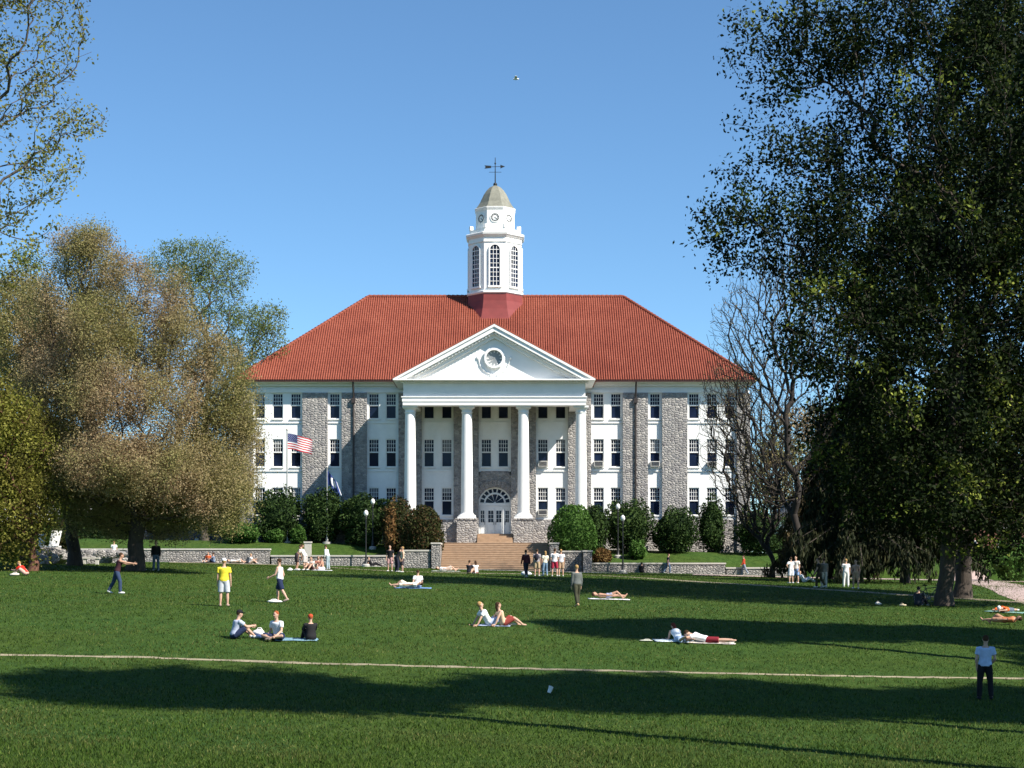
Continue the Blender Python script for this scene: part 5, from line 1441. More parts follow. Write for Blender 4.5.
def person(u, v, pose, yaw, label, top, bottom, sleeve='short', legs='shorts', hair=(0.05, 0.03, 0.02), hat=None, hairlen=0, skin=0, shoes=(0.5, 0.5, 0.5), d=None, h=1.75, look=None, z=None, vox=0.02, pack=None, mod=None):
    ps = dict(POSES[pose]); ps.update(mod or {})
    k = h/1.75
    b = spot(u, v, d)
    if z is not None: b.z = z
    r = empty('person', b, label, 'person', None)
    r.rotation_euler = (0, 0, R(yaw))
    Xa = Vector((1, 0, 0)); T = vn(*ps['T']); Fr = T.cross(Xa).normalized()
    pel = Vector((0, 0, 0.95))
    neck = pel+T*0.50
    hd_up = (T*0.55+Vector((0, 0, 1))*(0.45 if pose not in ('supine', 'prone') else 0.06)).normalized()
    lk = Vector(look) if look else (Fr if pose in ('supine', 'prone') else (Fr*0.5+Vector((0, 1, 0))*0.5))
    lk = (lk-hd_up*lk.dot(hd_up)).normalized(); hx = lk.cross(hd_up).normalized()
    hc = neck+hd_up*0.165+lk*0.015
    B = MB()
    st_ = [(-.10, .085), (-.05, .145), (.02, .158), (.12, .137), (.22, .138), (.32, .158), (.40, .168), (.45, .135), (.485, .075)]
    B.tube([pel+T*a for a, _ in st_], [q for _, q in st_], 14, up=Xa, ell=0.64)
    B.tube([neck-T*0.05, neck+hd_up*0.1], [.058, .052], 10)
    HA = (hx, lk, hd_up)
    B.ball(hc, (.075, .094, .112), HA, 14, 10); B.ball(hc+lk*0.03-hd_up*0.065, (.05, .058, .055), HA, 10, 8)
    B.tube([hc+lk*0.085+hd_up*0.02, hc+lk*0.112-hd_up*0.022, hc+lk*0.088-hd_up*0.03], [.011, .017, .013], 6)
    for s in (-1, 1): B.ball(hc+hx*(s*0.077)-lk*0.005, (.012, .022, .034), HA, 6, 6)
    det = MB(); shoe_l = []
    TOP = MB(); BOT = MB(); BOTP = MB()
    TOP.tube([pel+T*a for a, _ in st_ if a > -.07 and a < .47], [q*1.1+.012 for a, q in st_ if a > -.07 and a < .47], 14, up=Xa, ell=0.70)
    BOT.tube([pel+T*a for a in (-.11, -.05, .02, .10)], [.115, .162, .175, .158], 14, up=Xa, ell=0.74)
    low = []
    for i, s in ((0, -1), (1, 1)):
        S = pel+T*0.425+Xa*(s*0.178)
        ua, fa = vn(*ps['ua'][i]), vn(*ps['fa'][i])
        E = S+ua*0.285; W = E+fa*0.245
        gz_ = pel.z-0.10
        if ps.get('seat') and W.z < gz_ and abs(fa.z) > 0.2:
            zf = max(-0.99, min(0.5, (gz_-E.z)/0.245)); hf = Vector((fa.x, fa.y, 0)); hf = hf.normalized() if hf.length > 0.03 else Vector((0, 1, 0))
            fa = hf*math.sqrt(1-zf*zf)+Vector((0, 0, zf)); W = E+fa*0.245
        arm_fa = fa
        if ps.get('seat') and (W+fa*0.15).z < pel.z-0.12: fa = Vector((fa.x, fa.y, 0)).normalized()*0.98+Vector((0, 0, -0.1)) if Vector((fa.x, fa.y, 0)).length > 0.03 else Vector((0, 1, -0.1)); fa.normalize()
        B.tube([S-Xa*(s*.06), S, S+ua*0.10, E-ua*0.03, E, E+arm_fa*0.06, W, W+fa*0.02], [.05, .056, .05, .04, .038, .040, .027, .026], 9)
        side = fa.cross(Xa); side = side.normalized() if side.length > 0.2 else Vector((0, 1, 0))
        nrm = (Xa*-s - fa*fa.dot(Xa*-s)).normalized()       # the palm faces the body
        side = fa.cross(nrm).normalized()
        if side.dot(Vector((0, 1, 0))) < 0: side = -side
        P0 = W+fa*0.055
        B.ball(P0, (.040, .020, .058), (side, nrm, fa), 8, 6)
        for q, (off, ln_f) in enumerate(((.030, .070), (.011, .080), (-.009, .074), (-.028, .058))):
            a0 = W+fa*0.085+side*off; a1 = a0+(fa*0.95+nrm*0.2)*ln_f*0.5; a2 = a1+(fa*0.8+nrm*0.6)*ln_f*0.35; a3 = a2+(fa*0.5+nrm*0.85)*ln_f*0.28
            det.tube([a0, a1, a2, a3], [.0105, .010, .009, .006], 6)
        a0 = W+fa*0.03+side*0.028; a1 = a0+(side*0.75+fa*0.6)*0.04; a2 = a1+(side*0.3+fa*0.9+nrm*0.25)*0.035
        det.tube([a0, a1, a2], [.013, .012, .007], 6)
        if not ps.get('seat'): low += [W.z+fa.z*0.17-0.01, E.z-0.04]
        if sleeve == 'short': TOP.tube([S-Xa*(s*.08), S, S+ua*0.17], [.068, .075, .072], 10)
        elif sleeve == 'long': TOP.tube([S-Xa*(s*.08), S, S+ua*0.15, E, E+arm_fa*0.1, W], [.068, .074, .066, .056, .054, .043], 10)
        Hp = pel-T*0.03+Xa*(s*0.088)
        th, sh = vn(*ps['th'][i]), vn(*ps['sh'][i])
        Kn = Hp+th*0.42
        if pose in ('knees', 'back', 'legs_out', 'cross'):
            zz_ = max(-0.96, min(0.3, (pel.z-0.13+(0.085 if pose != 'legs_out' else 0.05)-Kn.z)/0.40)); hz_ = Vector((sh.x, sh.y, 0))
            hz_ = hz_.normalized() if hz_.length > 0.05 else Vector((0, 1, 0))
            sh = hz_*math.sqrt(1-zz_*zz_)+Vector((0, 0, zz_))
        An = Kn+sh*0.40
        B.tube([Hp, Hp+th*0.10, Kn-th*0.08, Kn, Kn+sh*0.10, Kn+sh*0.2, An-sh*0.04, An+sh*0.02], [.085, .085, .060, .054, .057, .054, .036, .034], 11)
        if ps.get('seat'):
            ft = (sh*0.5+Vector((0, 0, 1))*0.6) if pose in ('supine', 'legs_out') else (sh*1.0 if pose in ('prone', 'sphinx') else Vector((sh.x*0.4, sh.y*0.4+0.8, -0.12)))
        else: ft = Vector((s*0.18, 1, -0.02+(-0.45 if sh.y < -0.3 else 0)))
        ft = ft.normalized()
        he = An-ft*0.05+Vector((0, 0, 0)) - (Vector((0, 0, .035)) if not ps.get('seat') else Vector((0, 0, 0.02)))
        fpts = [he, he+ft*0.07, he+ft*0.16, he+ft*0.215]
        B.tube(fpts, [.034, .036, .034, .02], 9)
        shm = MB(); shm.tube([he-ft*0.015, he, he+ft*0.08, he+ft*0.17, he+ft*0.235], [.03, .045, .046, .044, .024], 10, caps=True)
        shoe_l.append(shm)
        low += [p.z-0.048 for p in fpts] + [Kn.z-0.06]
        if legs == 'shorts': BOT.tube([Hp-th*0.03, Hp+th*0.12, Hp+th*0.40], [.098, .108, .104], 11)
        elif legs == 'trousers': BOT.tube([Hp-th*0.03, Hp+th*0.12, Kn, Kn+sh*0.2, An], [.098, .104, .078, .074, .066], 11)
        elif legs == 'trunks': BOT.tube([Hp-th*0.03, Hp+th*0.12, Hp+th*0.18], [.096, .1, .095], 11)
    low.append(pel.z-0.13)
    if pose in ('supine', 'prone', 'sphinx', 'back'): low.append(min((pel+T*0.4).z-0.115, 9)); low.append(hc.z-0.105)
    dz = -min(low)
    off = (0, 0, -dz)
    def fin(mb):
        mb.v = [((x)*k, (y)*k, (z_+dz)*k) for x, y, z_ in mb.v]; return mb
    # face
    for s in (-1, 1):
        det.ball(hc+lk*0.086+hx*(s*0.032)+hd_up*0.022, (.013, .008, .008), HA, 8, 6, m=1)
        det.obox(hc+lk*0.092+hx*(s*0.032)+hd_up*0.042, hx*0.017, lk*0.004, hd_up*0.003, m=1)
    det.ball(hc+lk*0.088-hd_up*0.062, (.022, .006, .007), HA, 8, 6, m=2)
    # hair or hat
    HR = MB(); HR.ball(hc-lk*0.02+hd_up*0.028, (.083, .092, .098), HA, 14, 10)
    if hairlen: HR.tube([hc-lk*0.06+hd_up*0.03, hc-lk*0.085-hd_up*0.06, hc-lk*0.09-hd_up*(0.1+hairlen)], [.07, .068, .035], 10, up=hx, ell=0.6)
    hair_o = bpy.data.objects.new('hair', fin(HR).mesh('hair', cloth(hair), smooth=80)); COL.objects.link(hair_o); hair_o.parent = r
    if hat:
        ht = MB(); ht.ball(hc-lk*0.012+hd_up*0.055, (.090, .104, .082), HA, 14, 8)
        ht.obox(hc+lk*0.12+hd_up*0.055, hx*0.06, lk*0.05-hd_up*0.01, hd_up*0.006)
        ho = bpy.data.objects.new('cap', fin(ht).mesh('cap', cloth(hat), smooth=80)); COL.objects.link(ho); ho.parent = r
    def pend(mb, name, mats, vx, details=None):
        o = bpy.data.objects.new(name, fin(mb).mesh(name, mats)); COL.objects.link(o); o.parent = r
        m = o.modifiers.new('remesh', 'REMESH'); m.mode = 'VOXEL'; m.voxel_size = vx; m.use_smooth_shade = True
        m2 = o.modifiers.new('smooth', 'SMOOTH'); m2.iterations = 2; m2.factor = 0.4
        PEND.append((o, fin(details) if details else None))
        return o
    pend(B, 'body', [SKIN[skin], EYE, LIP], 0.017*k, det)
    if top: pend(TOP, 'shirt', cloth(top), vox)
    if bottom: pend(BOT, 'trousers' if legs == 'trousers' else 'shorts', cloth(bottom), vox)
    if shoes:
        for s_ in shoe_l:
            o = bpy.data.objects.new('shoe', fin(s_).mesh('shoe', cloth(shoes, 0.6), smooth=80)); COL.objects.link(o); o.parent = r
    if pack:
        q = MB(); c = pel+T*0.28-Fr*0.19
        q.ball(c, (.155, .095, .22), (Xa, Fr, T), 14, 10)
        pk = fin(q); wm_ = Matrix.Translation(b) @ Matrix.Rotation(R(yaw), 4, 'Z')
        o = bpy.data.objects.new('backpack', pk.mesh('backpack', cloth(pack), smooth=80)); COL.objects.link(o); o.matrix_world = wm_
        tag(o, 'backpack worn by the ' + label.split(',')[0][:70], 'backpack')
    return r
W_ = (0.75, 0.75, 0.76); BLK = (0.015, 0.015, 0.018); JEAN = (0.035, 0.055, 0.11); TAN = (0.42, 0.32, 0.20); NAVY = (0.02, 0.03, 0.07); OLV = (0.055, 0.055, 0.035)
BRN = (0.05, 0.028, 0.015); RDH = (0.30, 0.08, 0.03); BLD = (0.35, 0.22, 0.09)
# the standing figures on the open lawn
person(224, 606.5, 'stand', 4, 'person in a yellow tee, white cap and pale shorts standing with back turned', (0.78, 0.62, 0.05), (0.48, 0.50, 0.54), hat=W_, h=1.84, hair=BLD, shoes=(0.35, 0.25, 0.2))
person(280, 602.6, 'walk', 75, 'person in a white sleeveless top and dark shorts striding beside a white bag', W_, NAVY, sleeve='none', h=1.80, hair=BRN, shoes=(0.4, 0.3, 0.25), mod=dict(fa=((-.02, .9, -.4), (.05, .5, -1))))
person(117, 594.2, 'throw', -72, 'person in dark top and blue jeans leaning with both arms reaching out', (0.05, 0.02, 0.025), JEAN, sleeve='none', legs='trousers', h=1.82, hair=BRN, skin=1, shoes=(0.6, 0.6, 0.6))
person(577, 607.2, 'walk', 28, 'person in grey long sleeved top and olive trousers walking alone mid lawn', (0.12, 0.13, 0.125), OLV, sleeve='long', legs='trousers', h=1.78, hair=BLD, shoes=(0.45, 0.3, 0.18), mod=dict(th=((-.04, -.2, -1), (.04, .25, -1)), sh=((0, -.35, -1), (0, 0, -1)), ua=((-.1, .05, -1), (.12, -.1, -1)), fa=((0, .2, -1), (0, .15, -1))))
person(985, 700, 'relaxed', -12, 'person in pale blue tee and black shorts standing in shade on the near lawn', (0.42, 0.52, 0.72), BLK, h=1.76, hair=BRN, legs='trousers', shoes=BLK, vox=0.016)
# trio seated at left centre
person(234, 639, 'knees', -62, 'person in dark cap, white tee and dark shorts sitting hugging knees', (0.40, 0.44, 0.55), NAVY, hat=BLK, h=1.78, hair=BRN, mod=dict(T=(0, .3, 1)))
person(278, 640.5, 'cross', 150, 'person in grey white tee sitting cross legged between two friends', (0.62, 0.64, 0.70), NAVY, h=1.78, hair=RDH, shoes=(0.15, 0.12, 0.1), mod=dict(ua=((-.25, .3, -.9), (.3, -.1, -1))))
person(311, 641, 'knees', 20, 'person in orange red cap and black top sitting turned away', (0.02, 0.02, 0.022), BLK, sleeve='long', hat=(0.45, 0.07, 0.03), h=1.6, hair=RDH, shoes=BLK, legs='trousers')
# couple reclining at the centre
person(489, 626, 'back', -72, 'person in white tee leaning back on straight arms beside a companion', W_, (0.40, 0.45, 0.6), h=1.8, hair=BLD, shoes=(0.6, 0.5, 0.4))
person(503, 626.5, 'back', -70, 'person in tan top and red shorts leaning back with bent bare legs', (0.62, 0.45, 0.30), (0.25, 0.05, 0.04), h=1.68, hair=BRN, hairlen=0.12, shoes=None, sleeve='none', mod=dict(T=(0, -.35, 1), th=((-.1, .8, .6), (.1, .85, .5)), sh=((0, .7, -.85), (0, .8, -.7))))
# pair lying on towels at right centre
person(679, 642, 'sphinx', 18, 'person in a light top with auburn hair propped on elbows on a pale towel', (0.68, 0.74, 0.80), (0.3, 0.42, 0.6), h=1.62, hair=(0.12, 0.03, 0.02), hairlen=0.12, shoes=None, sleeve='none')
person(706, 643.3, 'prone', 82, 'person in a white tee lying face down with dark red shorts and bare legs', W_, (0.20, 0.02, 0.03), h=1.72, hair=BRN, shoes=None, mod=dict(T=(0, 1, .3)))
# sunbather further back
person(608, 599.5, 'supine', -86, 'person sunbathing flat on a white towel with bare shoulders', None, (0.35, 0.36, 0.48), h=1.7, hair=BRN, skin=1, shoes=None, legs='trunks')
# couple by the far lawn
person(418, 588.5, 'legs_out', 8, 'person in white top sitting upright on a blue towel, back turned', W_, (0.25, 0.35, 0.55), h=1.68, hair=BRN, shoes=None, mod=dict(T=(0, .1, 1)))
person(408, 588.5, 'supine', 84, 'person in pale clothes lying back beside an upright companion', (0.72, 0.68, 0.62), (0.70, 0.62, 0.5), h=1.7, hair=BRN, shoes=None)
# standing knot of students at the steps
person(526, 569.5, 'walk', 20, 'person in maroon top and dark trousers walking towards the brick steps', (0.09, 0.025, 0.03), (0.03, 0.03, 0.04), legs='trousers', h=1.76, hair=BRN, sleeve='long', d=101)
person(537, 576.3, 'stand', -8, 'person with dark backpack and tan shorts standing near the steps', (0.30, 0.28, 0.30), TAN, h=1.78, hair=BRN, pack=(0.03, 0.03, 0.045))
person(545, 576.0, 'relaxed', 25, 'person in cream top and pale jeans standing amid friends', (0.66, 0.64, 0.52), (0.16, 0.25, 0.36), legs='trousers', h=1.66, hair=BLD, hairlen=0.14)
person(554.5, 576.6, 'relaxed', -5, 'person in big white shirt and red shorts standing amid friends', (0.78, 0.77, 0.80), (0.35, 0.03, 0.06), h=1.84, hair=BRN, sleeve='short')
person(561, 576.6, 'stand', 12, 'person in pale grey tee with tan shorts, standing at the edge of a group', (0.55, 0.56, 0.62), (0.38, 0.26, 0.17), h=1.80, hair=BLD)
# small seated pair
person(469, 573.8, 'knees', -25, 'person in dark top sitting hugging knees before the brick steps', (0.03, 0.03, 0.04), (0.45, 0.3, 0.22), h=1.72, hair=BRN, skin=1)
person(476, 573.8, 'knees', 35, 'person in white top sitting near a dark dressed friend before the steps', W_, (0.4, 0.1, 0.1), h=1.68, hair=BRN, hairlen=0.15)
person(446, 571.5, 'supine', -82, 'person in white lying on the grass below the short sunlit wall', (0.74, 0.73, 0.72), (0.6, 0.5, 0.42), h=1.7, hair=BRN, shoes=None)
# knot at the short wall
person(390, 571.6, 'stand', 170, 'person in dark top and pinkish shorts standing beside the short stone wall', (0.02, 0.02, 0.025), (0.5, 0.3, 0.3), h=1.78, hair=BRN, hairlen=0.15)
person(397, 572.2, 'bend', -60, 'person in black bending forward amid friends at the short wall', BLK, (0.03, 0.03, 0.05), h=1.74, hair=BRN, legs='trousers', mod=dict(T=(0, .5, .9)))
person(402.5, 572.6, 'relaxed', 100, 'person in cream sleeveless top standing at the sunlit wall end', (0.66, 0.56, 0.42), (0.06, 0.05, 0.06), h=1.7, hair=BLD, sleeve='none')
# crowd seated on the far lawn left
person(297, 570, 'bend', -70, 'person with bare back bending over seated friends on the far lawn', None, (0.05, 0.04, 0.05), h=1.76, hair=BRN, skin=1, mod=dict(T=(0, .55, .85)))
person(305, 570.5, 'bend', 60, 'person in white bending over friends near the stone marker', (0.72, 0.66, 0.6), (0.55, 0.5, 0.48), h=1.74, hair=BRN, mod=dict(T=(0, .6, .8)))
person(312, 570.6, 'knees', 150, 'person in pale top sitting in the far lawn circle', (0.66, 0.6, 0.56), (0.10, 0.05, 0.05), h=1.7, hair=BRN)
person(318, 570, 'knees', -160, 'person in brown red top sitting in the far lawn circle', (0.22, 0.08, 0.06), (0.5, 0.4, 0.34), h=1.7, hair=BRN, hairlen=0.14)
person(323, 570.6, 'cross', 90, 'bare shouldered person sitting cross legged in the far lawn circle', None, (0.62, 0.60, 0.62), h=1.72, hair=BRN, skin=1)
person(328, 569.6, 'relaxed', 70, 'person in white shirt and pale trousers standing over the far lawn circle', (0.74, 0.76, 0.78), (0.34, 0.42, 0.46), legs='trousers', h=1.68, hair=BRN, sleeve='long', mod=dict(T=(0, .3, 1)))
person(372, 565.5, 'back', -80, 'person in black reclining on a light cloth near the lamp post', BLK, BLK, h=1.72, hair=BLK, legs='trousers', shoes=BLK)
# on and along the left wall
person(208, 556.5, 'legs_out', 160, 'person in orange top sitting before the taller stone wall', (0.60, 0.12, 0.04), (0.1, 0.1, 0.12), h=1.7, hair=BRN)
person(214, 557, 'knees', 90, 'person in blue grey sitting beside an orange clad friend', (0.16, 0.2, 0.28), NAVY, h=1.7, hair=BRN)
person(236, 558.5, 'supine', -85, 'person in white lying along the foot of the taller stone wall', W_, (0.6, 0.58, 0.55), h=1.7, hair=BRN, shoes=None)
person(250, 559, 'knees', -90, 'person in white hunched over before the taller stone wall', W_, (0.62, 0.5, 0.42), h=1.66, hair=BLD)
person(114, 552, 'stand', 10, 'person in white tee standing watching from above the rock bank', W_, NAVY, h=1.76, hair=BLD, d=136, legs='trousers')
person(141, 570.5, 'walk', -75, 'person in white tee and pale shorts walking past the thick rust tree trunk', (0.70, 0.66, 0.66), (0.55, 0.5, 0.48), h=1.72, hair=BRN)
person(156, 571, 'stand', 185, 'person in black jacket and jeans standing near the thick rust tree trunk', (0.02, 0.02, 0.022), (0.12, 0.16, 0.22), legs='trousers', sleeve='long', h=1.76, hair=BLK)
person(26, 575.5, 'knees', 70, 'person in bright red top sitting bent over at the leafy tree', (0.65, 0.03, 0.02), (0.55, 0.35, 0.28), h=1.72, hair=BLD, mod=dict(T=(0, .75, .75)))
# right side
person(642, 569, 'knees', 10, 'person in black sitting on the grass right of the shorter lamp', BLK, BLK, h=1.74, hair=BLK, legs='trousers', shoes=BLK)
person(668, 570, 'walk', -80, 'person in black top and faded jeans walking along the low wall', (0.02, 0.02, 0.03), (0.12, 0.17, 0.26), legs='trousers', h=1.72, hair=BRN)
person(744, 571.5, 'walk', 85, 'person in orange red shirt and pale jeans walking below the terrace', (0.42, 0.06, 0.03), (0.22, 0.25, 0.32), legs='trousers', h=1.72, hair=BRN, sleeve='long')
person(791, 583.5, 'stand', 30, 'person in white standing hand on hip by the bare trees', W_, (0.62, 0.62, 0.66), h=1.72, hair=BRN, mod=dict(ua=((-.7, -.1, -.7), (.2, 0, -1)), fa=((.7, .3, -.5), (0, .2, -1))))
person(796, 583.5, 'relaxed', 150, 'person in pale top and blue shorts facing a white clad friend', (0.72, 0.66, 0.62), (0.2, 0.3, 0.5), h=1.8, hair=BRN)
person(804, 582.5, 'back', -85, 'person in pale blue reclining on the grass by the bare trees', (0.62, 0.7, 0.8), (0.5, 0.55, 0.66), h=1.7, hair=BRN, legs='trousers')
person(819, 588, 'walk', 80, 'person in dark clothes walking beneath the drooping spruce', (0.035, 0.03, 0.02), (0.06, 0.05, 0.03), legs='trousers', h=1.76, hair=BRN)
person(824, 588, 'stand', 10, 'person in cream trousers standing beneath the drooping spruce', (0.25, 0.22, 0.18), (0.60, 0.56, 0.48), legs='trousers', h=1.74, hair=BRN)
person(846, 587, 'stand', 0, 'person all in white standing under the dark spruce', W_, (0.72, 0.72, 0.7), legs='trousers', h=1.72, hair=BLD)
person(856, 589, 'relaxed', 150, 'person with bare tan torso standing in sun at the spruce edge', None, (0.5, 0.34, 0.22), h=1.72, hair=BRN, skin=0)
person(918, 606, 'knees', -40, 'person in dark clothes sitting in the shade beside the bicycle', (0.03, 0.035, 0.045), (0.03, 0.03, 0.04), legs='trousers', h=1.78, hair=BLK)
person(1006, 612.5, 'prone', 138, 'person with white cap and orange shirt lying on the sunny grass', (0.65, 0.12, 0.03), (0.12, 0.14, 0.18), h=1.74, hair=BLD, hat=W_)
person(1004, 624.5, 'supine', 48, 'person in orange lying in dappled shade at the right edge', (0.45, 0.16, 0.08), (0.4, 0.22, 0.14), h=1.7, hair=BRN, skin=1, shoes=None)

# ------------------------------------------------------------------ towels, bags, discs
def towel(u, v, L, Wd, ang, col, label):
    b = spot(u, v); mb = MB(); nx, ny = 16, 8; c, s = math.cos(R(ang)), math.sin(R(ang)); rg = random.Random(int(u))
    ph = rg.uniform(0, 6)
    for j in range(ny+1):
        for i in range(nx+1):
            lx = (i/nx-0.5)*L+0.03*math.sin(j*1.1+ph); ly = (j/ny-0.5)*Wd+0.03*math.sin(i*0.8+ph)
            x, y = b.x+lx*c-ly*s, b.y+lx*s+ly*c
            mb.v.append((x, y, gz(x, y)+0.035+0.015*math.sin(i*1.3+ph)*math.sin(j*1.7)))
    for j in range(ny):
        for i in range(nx): a = j*(nx+1)+i; mb.f.append((a, a+1, a+nx+2, a+nx+1)); mb.m.append(0)
    o = mb.build('towel', cloth(col), origin=tuple(b), smooth=60)
    m = o.modifiers.new('thickness', 'SOLIDIFY'); m.thickness = 0.015
    tag(o, label, 'towel', 'towels spread on the lawn')
towel(297, 640.3, 1.3, 0.6, 5, (0.17, 0.29, 0.36), 'pale turquoise towel spread between the cross legged sitter and the orange cap')
towel(262, 637.5, 0.7, 0.5, -10, (0.05, 0.08, 0.22), 'small dark blue cloth beside the cross legged sitter')
towel(674, 641.6, 1.3, 0.55, 4, (0.62, 0.70, 0.74), 'pale blue white towel beneath the auburn haired lounger')
towel(707, 643.2, 1.8, 0.5, -3, (0.62, 0.56, 0.5), 'beige towel beneath the person lying face down')
towel(609, 599.6, 1.9, 0.6, 2, (0.74, 0.73, 0.76), 'white towel beneath the flat sunbather')
towel(413, 588.4, 1.8, 0.7, 3, (0.16, 0.28, 0.5), 'blue towel beneath the white clad couple on the far lawn')
towel(494, 626.1, 1.1, 0.5, 5, (0.30, 0.36, 0.5), 'slate blue towel beneath the couple leaning back')
towel(446, 571.5, 2.0, 0.8, 2, (0.7, 0.7, 0.68), 'whitish towel beneath the person lying below the sunlit wall')
towel(1006, 612.6, 1.8, 0.8, -40, (0.18, 0.32, 0.28), 'greenish towel beneath the orange shirted person')
towel(313, 570.5, 2.4, 1.2, 3, (0.62, 0.63, 0.66), 'pale sheet beneath the seated circle on the far lawn')
towel(371, 565.5, 1.6, 0.8, 3, (0.6, 0.6, 0.55), 'light cloth under the black clad recliner by the lamp')
def bag(u, v, w, h, col, label, d=None):
    b = spot(u, v, d); mb = MB()
    mb.ball((b.x, b.y, b.z+h*0.45), (w/2, w*0.32, h*0.5), nu=14, nv=10)
    mb.v = [(x+0.04*math.sin(z*20), y, b.z+max(0, z-b.z)) for x, y, z in mb.v]
    mb.tube([(b.x-w*0.22, b.y, b.z+h*0.85), (b.x-w*0.12, b.y, b.z+h*1.15), (b.x+w*0.12, b.y, b.z+h*1.15), (b.x+w*0.22, b.y, b.z+h*0.85)], 0.015, 6)
    tag(mb.build('bag', cloth(col), origin=tuple(b), smooth=70), label, 'bag', 'bags lying on the lawn')
bag(274, 603.0, 0.6, 0.13, (0.75, 0.75, 0.74), 'flat white bag on the grass at the striding walker')
bag(526, 575.8, 0.7, 0.3, (0.72, 0.76, 0.82), 'white bag on the grass near the standing students')
bag(259.5, 636, 0.4, 0.22, (0.75, 0.74, 0.72), 'small white bag beside the cross legged sitter')
bag(647, 641.3, 0.45, 0.06, (0.5, 0.5, 0.42), 'flat pale bag lying left of the auburn haired lounger')
bag(290, 571.3, 0.35, 0.18, (0.74, 0.74, 0.72), 'small white bag left of the seated circle')
bag(878, 605, 0.3, 0.14, (0.74, 0.7, 0.64), 'tiny pale bag on the sunny strip left of the bicycle')
bag(902, 606.3, 0.35, 0.12, (0.6, 0.5, 0.35), 'tiny tan bag nearest the seated figure by the bicycle')
bag(15, 576, 0.5, 0.16, (0.7, 0.62, 0.55), 'pale bag left of the red clad sitter')
def cup(u, v):
    b = spot(u, v); mb = MB(); mb.lathe(0, 0, [(0.045, 0), (0.05, 0.02), (0.062, 0.16), (0.068, 0.165), (0.066, 0.175), (0.058, 0.165), (0.04, 0.02)], 16)
    o = mb.build('paper_cup', M['globe'], smooth=50); o.location = (b.x, b.y, b.z+0.03); o.rotation_euler = (R(-14), R(20), 0)
    tag(o, 'small white paper cup standing tilted on the shaded near grass', 'cup')
cup(549, 694)
bd_ = MB(); d_b = 90.0; bx_, bz_ = X(516, d_b), Z(79, d_b)
bd_.ball((bx_, d_b, bz_), (0.17, 0.06, 0.055), nu=12, nv=8)
for sg in (-1, 1):
    P = [(bx_+0.08, d_b+sg*0.04, bz_+0.02), (bx_+0.05, d_b+sg*0.22, bz_+0.10), (bx_-0.06, d_b+sg*0.40, bz_+0.06), (bx_-0.09, d_b+sg*0.04, bz_+0.02)]
    bd_.add(P+[(x, y, z-0.012) for x, y, z in P], [(0, 1, 2, 3), (7, 6, 5, 4), (0, 4, 5, 1), (1, 5, 6, 2), (2, 6, 7, 3), (3, 7, 4, 0)])
tag(bd_.build('bird', M['globe'], origin=(bx_, d_b, bz_), smooth=50), 'tiny white bird gliding high in the blue sky', 'bird')
# stone marker with a cap on the terrace edge
b = spot(308, 0, 141.5); mk = MB()
mk.box(b.x-0.28, b.x+0.28, b.y-0.2, b.y+0.2, b.z-0.1, b.z+1.0); mk.box(b.x-0.34, b.x+0.34, b.y-0.25, b.y+0.25, b.z+1.002, b.z+1.14)
tag(mk.build('stone_marker', M['coping'], origin=tuple(b)), 'pale square stone marker standing between the two flagpoles', 'marker')
# bicycle
def bicycle(u, v, ang):
    b = spot(u, v); r = empty('bicycle', b, 'dark bicycle parked against the huge shade tree trunk', 'bicycle'); r.rotation_euler = (R(-8), 0, R(ang))
    def put(mb, nm, mat, par): o = bpy.data.objects.new(nm, mb.mesh(nm, mat, smooth=50)); COL.objects.link(o); o.parent = par; return o
    for wx in (-0.52, 0.52):
        w = MB(); pts = [(wx+0.33*math.cos(2*math.pi*i/24), 0, 0.35+0.33*math.sin(2*math.pi*i/24)) for i in range(25)]
        w.tube(pts, 0.02, 6, caps=False); wo = put(w, 'wheel', M['iron'], r)
        rm = MB(); pts = [(wx+0.305*math.cos(2*math.pi*i/24), 0, 0.35+0.305*math.sin(2*math.pi*i/24)) for i in range(25)]; rm.tube(pts, 0.012, 5, caps=False)
        for k in range(12): rm.tube([(wx, 0, 0.35), (wx+0.3*math.cos(k*0.5236), 0, 0.35+0.3*math.sin(k*0.5236))], 0.003, 3)
        put(rm, 'rim', M['steel'], wo)
    f = MB(); hd, bb, st2 = (0.36, 0, 0.85), (-0.08, 0, 0.33), (-0.22, 0, 0.8)
    for a, c in ((hd, bb), (hd, st2), (bb, st2), (bb, (-0.52, 0, 0.35)), (st2, (-0.52, 0, 0.35)), (hd, (0.52, 0, 0.35)), ((0.33, 0, 0.95), hd), (st2, (-0.25, 0, 0.92))): f.tube([a, c], 0.018, 7)
    put(f, 'frame', cloth((0.03, 0.05, 0.08), 0.4), r)
    h = MB(); h.tube([(0.40, -0.25, 0.98), (0.33, -0.1, 1.0), (0.33, 0.1, 1.0), (0.40, 0.25, 0.98)], 0.014, 6); put(h, 'handlebar', M['steel'], r)
    s = MB(); s.ball((-0.26, 0, 0.95), (0.14, 0.07, 0.035)); put(s, 'saddle', M['iron'], r)
    c = MB(); c.tube([(-0.08, -0.06, 0.33), (-0.08, 0.06, 0.33)], 0.08, 14); c.box(-0.02, 0.08, -0.12, -0.06, 0.16, 0.18); c.box(-0.18, -0.08, 0.06, 0.12, 0.48, 0.5); put(c, 'pedals', M['steel'], r)
bicycle(931, 605, 6)

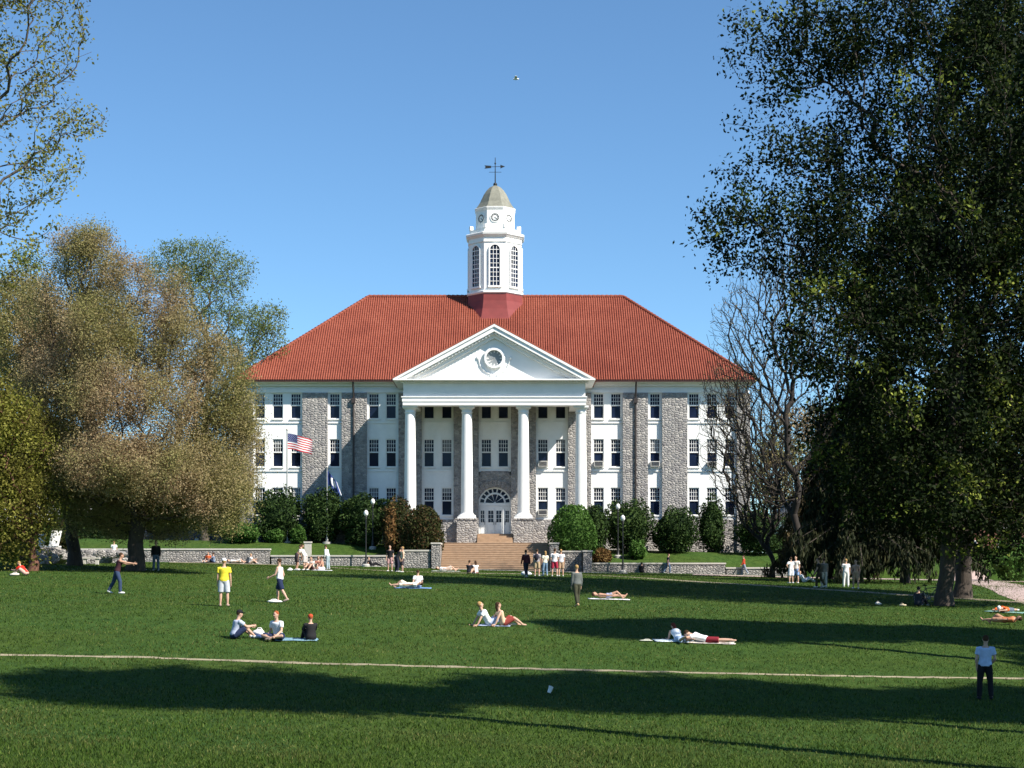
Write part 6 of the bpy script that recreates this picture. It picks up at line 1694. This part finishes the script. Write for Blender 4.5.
# ------------------------------------------------------------------ freeze the voxel surfaces of the figures
bpy.context.view_layer.update()
dg = bpy.context.evaluated_depsgraph_get()
_new = []
for o, det in PEND:
    ev = o.evaluated_get(dg)
    _new.append(bpy.data.meshes.new_from_object(ev, depsgraph=dg))
for (o, det), me in zip(PEND, _new):
    o.modifiers.clear()
    if det:
        nv = len(me.vertices); npoly = len(me.polygons)
        co = np.empty(nv*3, np.float32); me.vertices.foreach_get('co', co)
        V = co.reshape(-1, 3).tolist() + [tuple(p) for p in det.v]
        Fc = [tuple(p.vertices) for p in me.polygons] + [tuple(i+nv for i in f) for f in det.f]
        m2 = bpy.data.meshes.new('body'); m2.from_pydata(V, [], Fc)
        for mm in o.data.materials: m2.materials.append(mm)
        m2.polygons.foreach_set('material_index', [0]*npoly+det.m)
        m2.polygons.foreach_set('use_smooth', [True]*len(m2.polygons)); m2.update(); o.data = m2
    else:
        for p in me.polygons: p.use_smooth = True
        o.data = me

# ------------------------------------------------------------------ grass blades on the nearer lawn
rg = np.random.default_rng(5)
n = 330000
dd = 26.5 + 108*rg.random(n)**2.1
xx = (rg.random(n)-0.5)*2*(dd*0.335+1.5)
zz = ground(xx, dd)
nz_ = np.sin(xx*0.9+dd*0.6)*np.sin(dd*1.1-xx*0.4)
hh = (0.035+0.04*rg.random(n))*(1+0.25*nz_)
# thin out over the worn path
vv = VH - zz*FPX/dd
uu = CU + xx*FPX/dd
pv = np.interp(uu, [-60, 140, 330, 520, 760, 1090], [653.5, 657.5, 664, 669, 674.5, 679.5])
onp = np.abs(vv-pv) < 4.2
keep = ~onp | (rg.random(n) < 0.58+0.5*(uu < 420)*(np.sin(uu*0.045)*0.5+0.5))
xx, dd, zz, hh = xx[keep], dd[keep], zz[keep], hh[keep]; n = len(xx)
an = rg.random(n)*6.283; w = (0.007+0.012*rg.random(n))*(0.6+dd/75.0)
lx, ly = rg.normal(size=n)*0.03, rg.normal(size=n)*0.03
V = np.stack([np.stack([xx-np.cos(an)*w, dd-np.sin(an)*w, zz-0.01], 1), np.stack([xx+np.cos(an)*w, dd+np.sin(an)*w, zz-0.01], 1), np.stack([xx+lx, dd+ly, zz+hh], 1)], 1).reshape(-1, 3)
M['blade'] = leaf_mat('grass_blade', [(0, (0.017, 0.037, 0.005)), (0.45, (0.052, 0.098, 0.013)), (0.85, (0.088, 0.145, 0.023)), (1, (0.16, 0.17, 0.05))], [(0, (0.024, 0.040, 0.007)), (0.45, (0.070, 0.098, 0.018)), (0.85, (0.11, 0.145, 0.032)), (1, (0.22, 0.21, 0.08))], 0.35, 0.33, 0.46, 0.62)
tag(npobj('grass', V, np.arange(3*n).reshape(n, 3), M['blade']), 'short grass blades over the near lawn', 'grass', None, 'stuff')
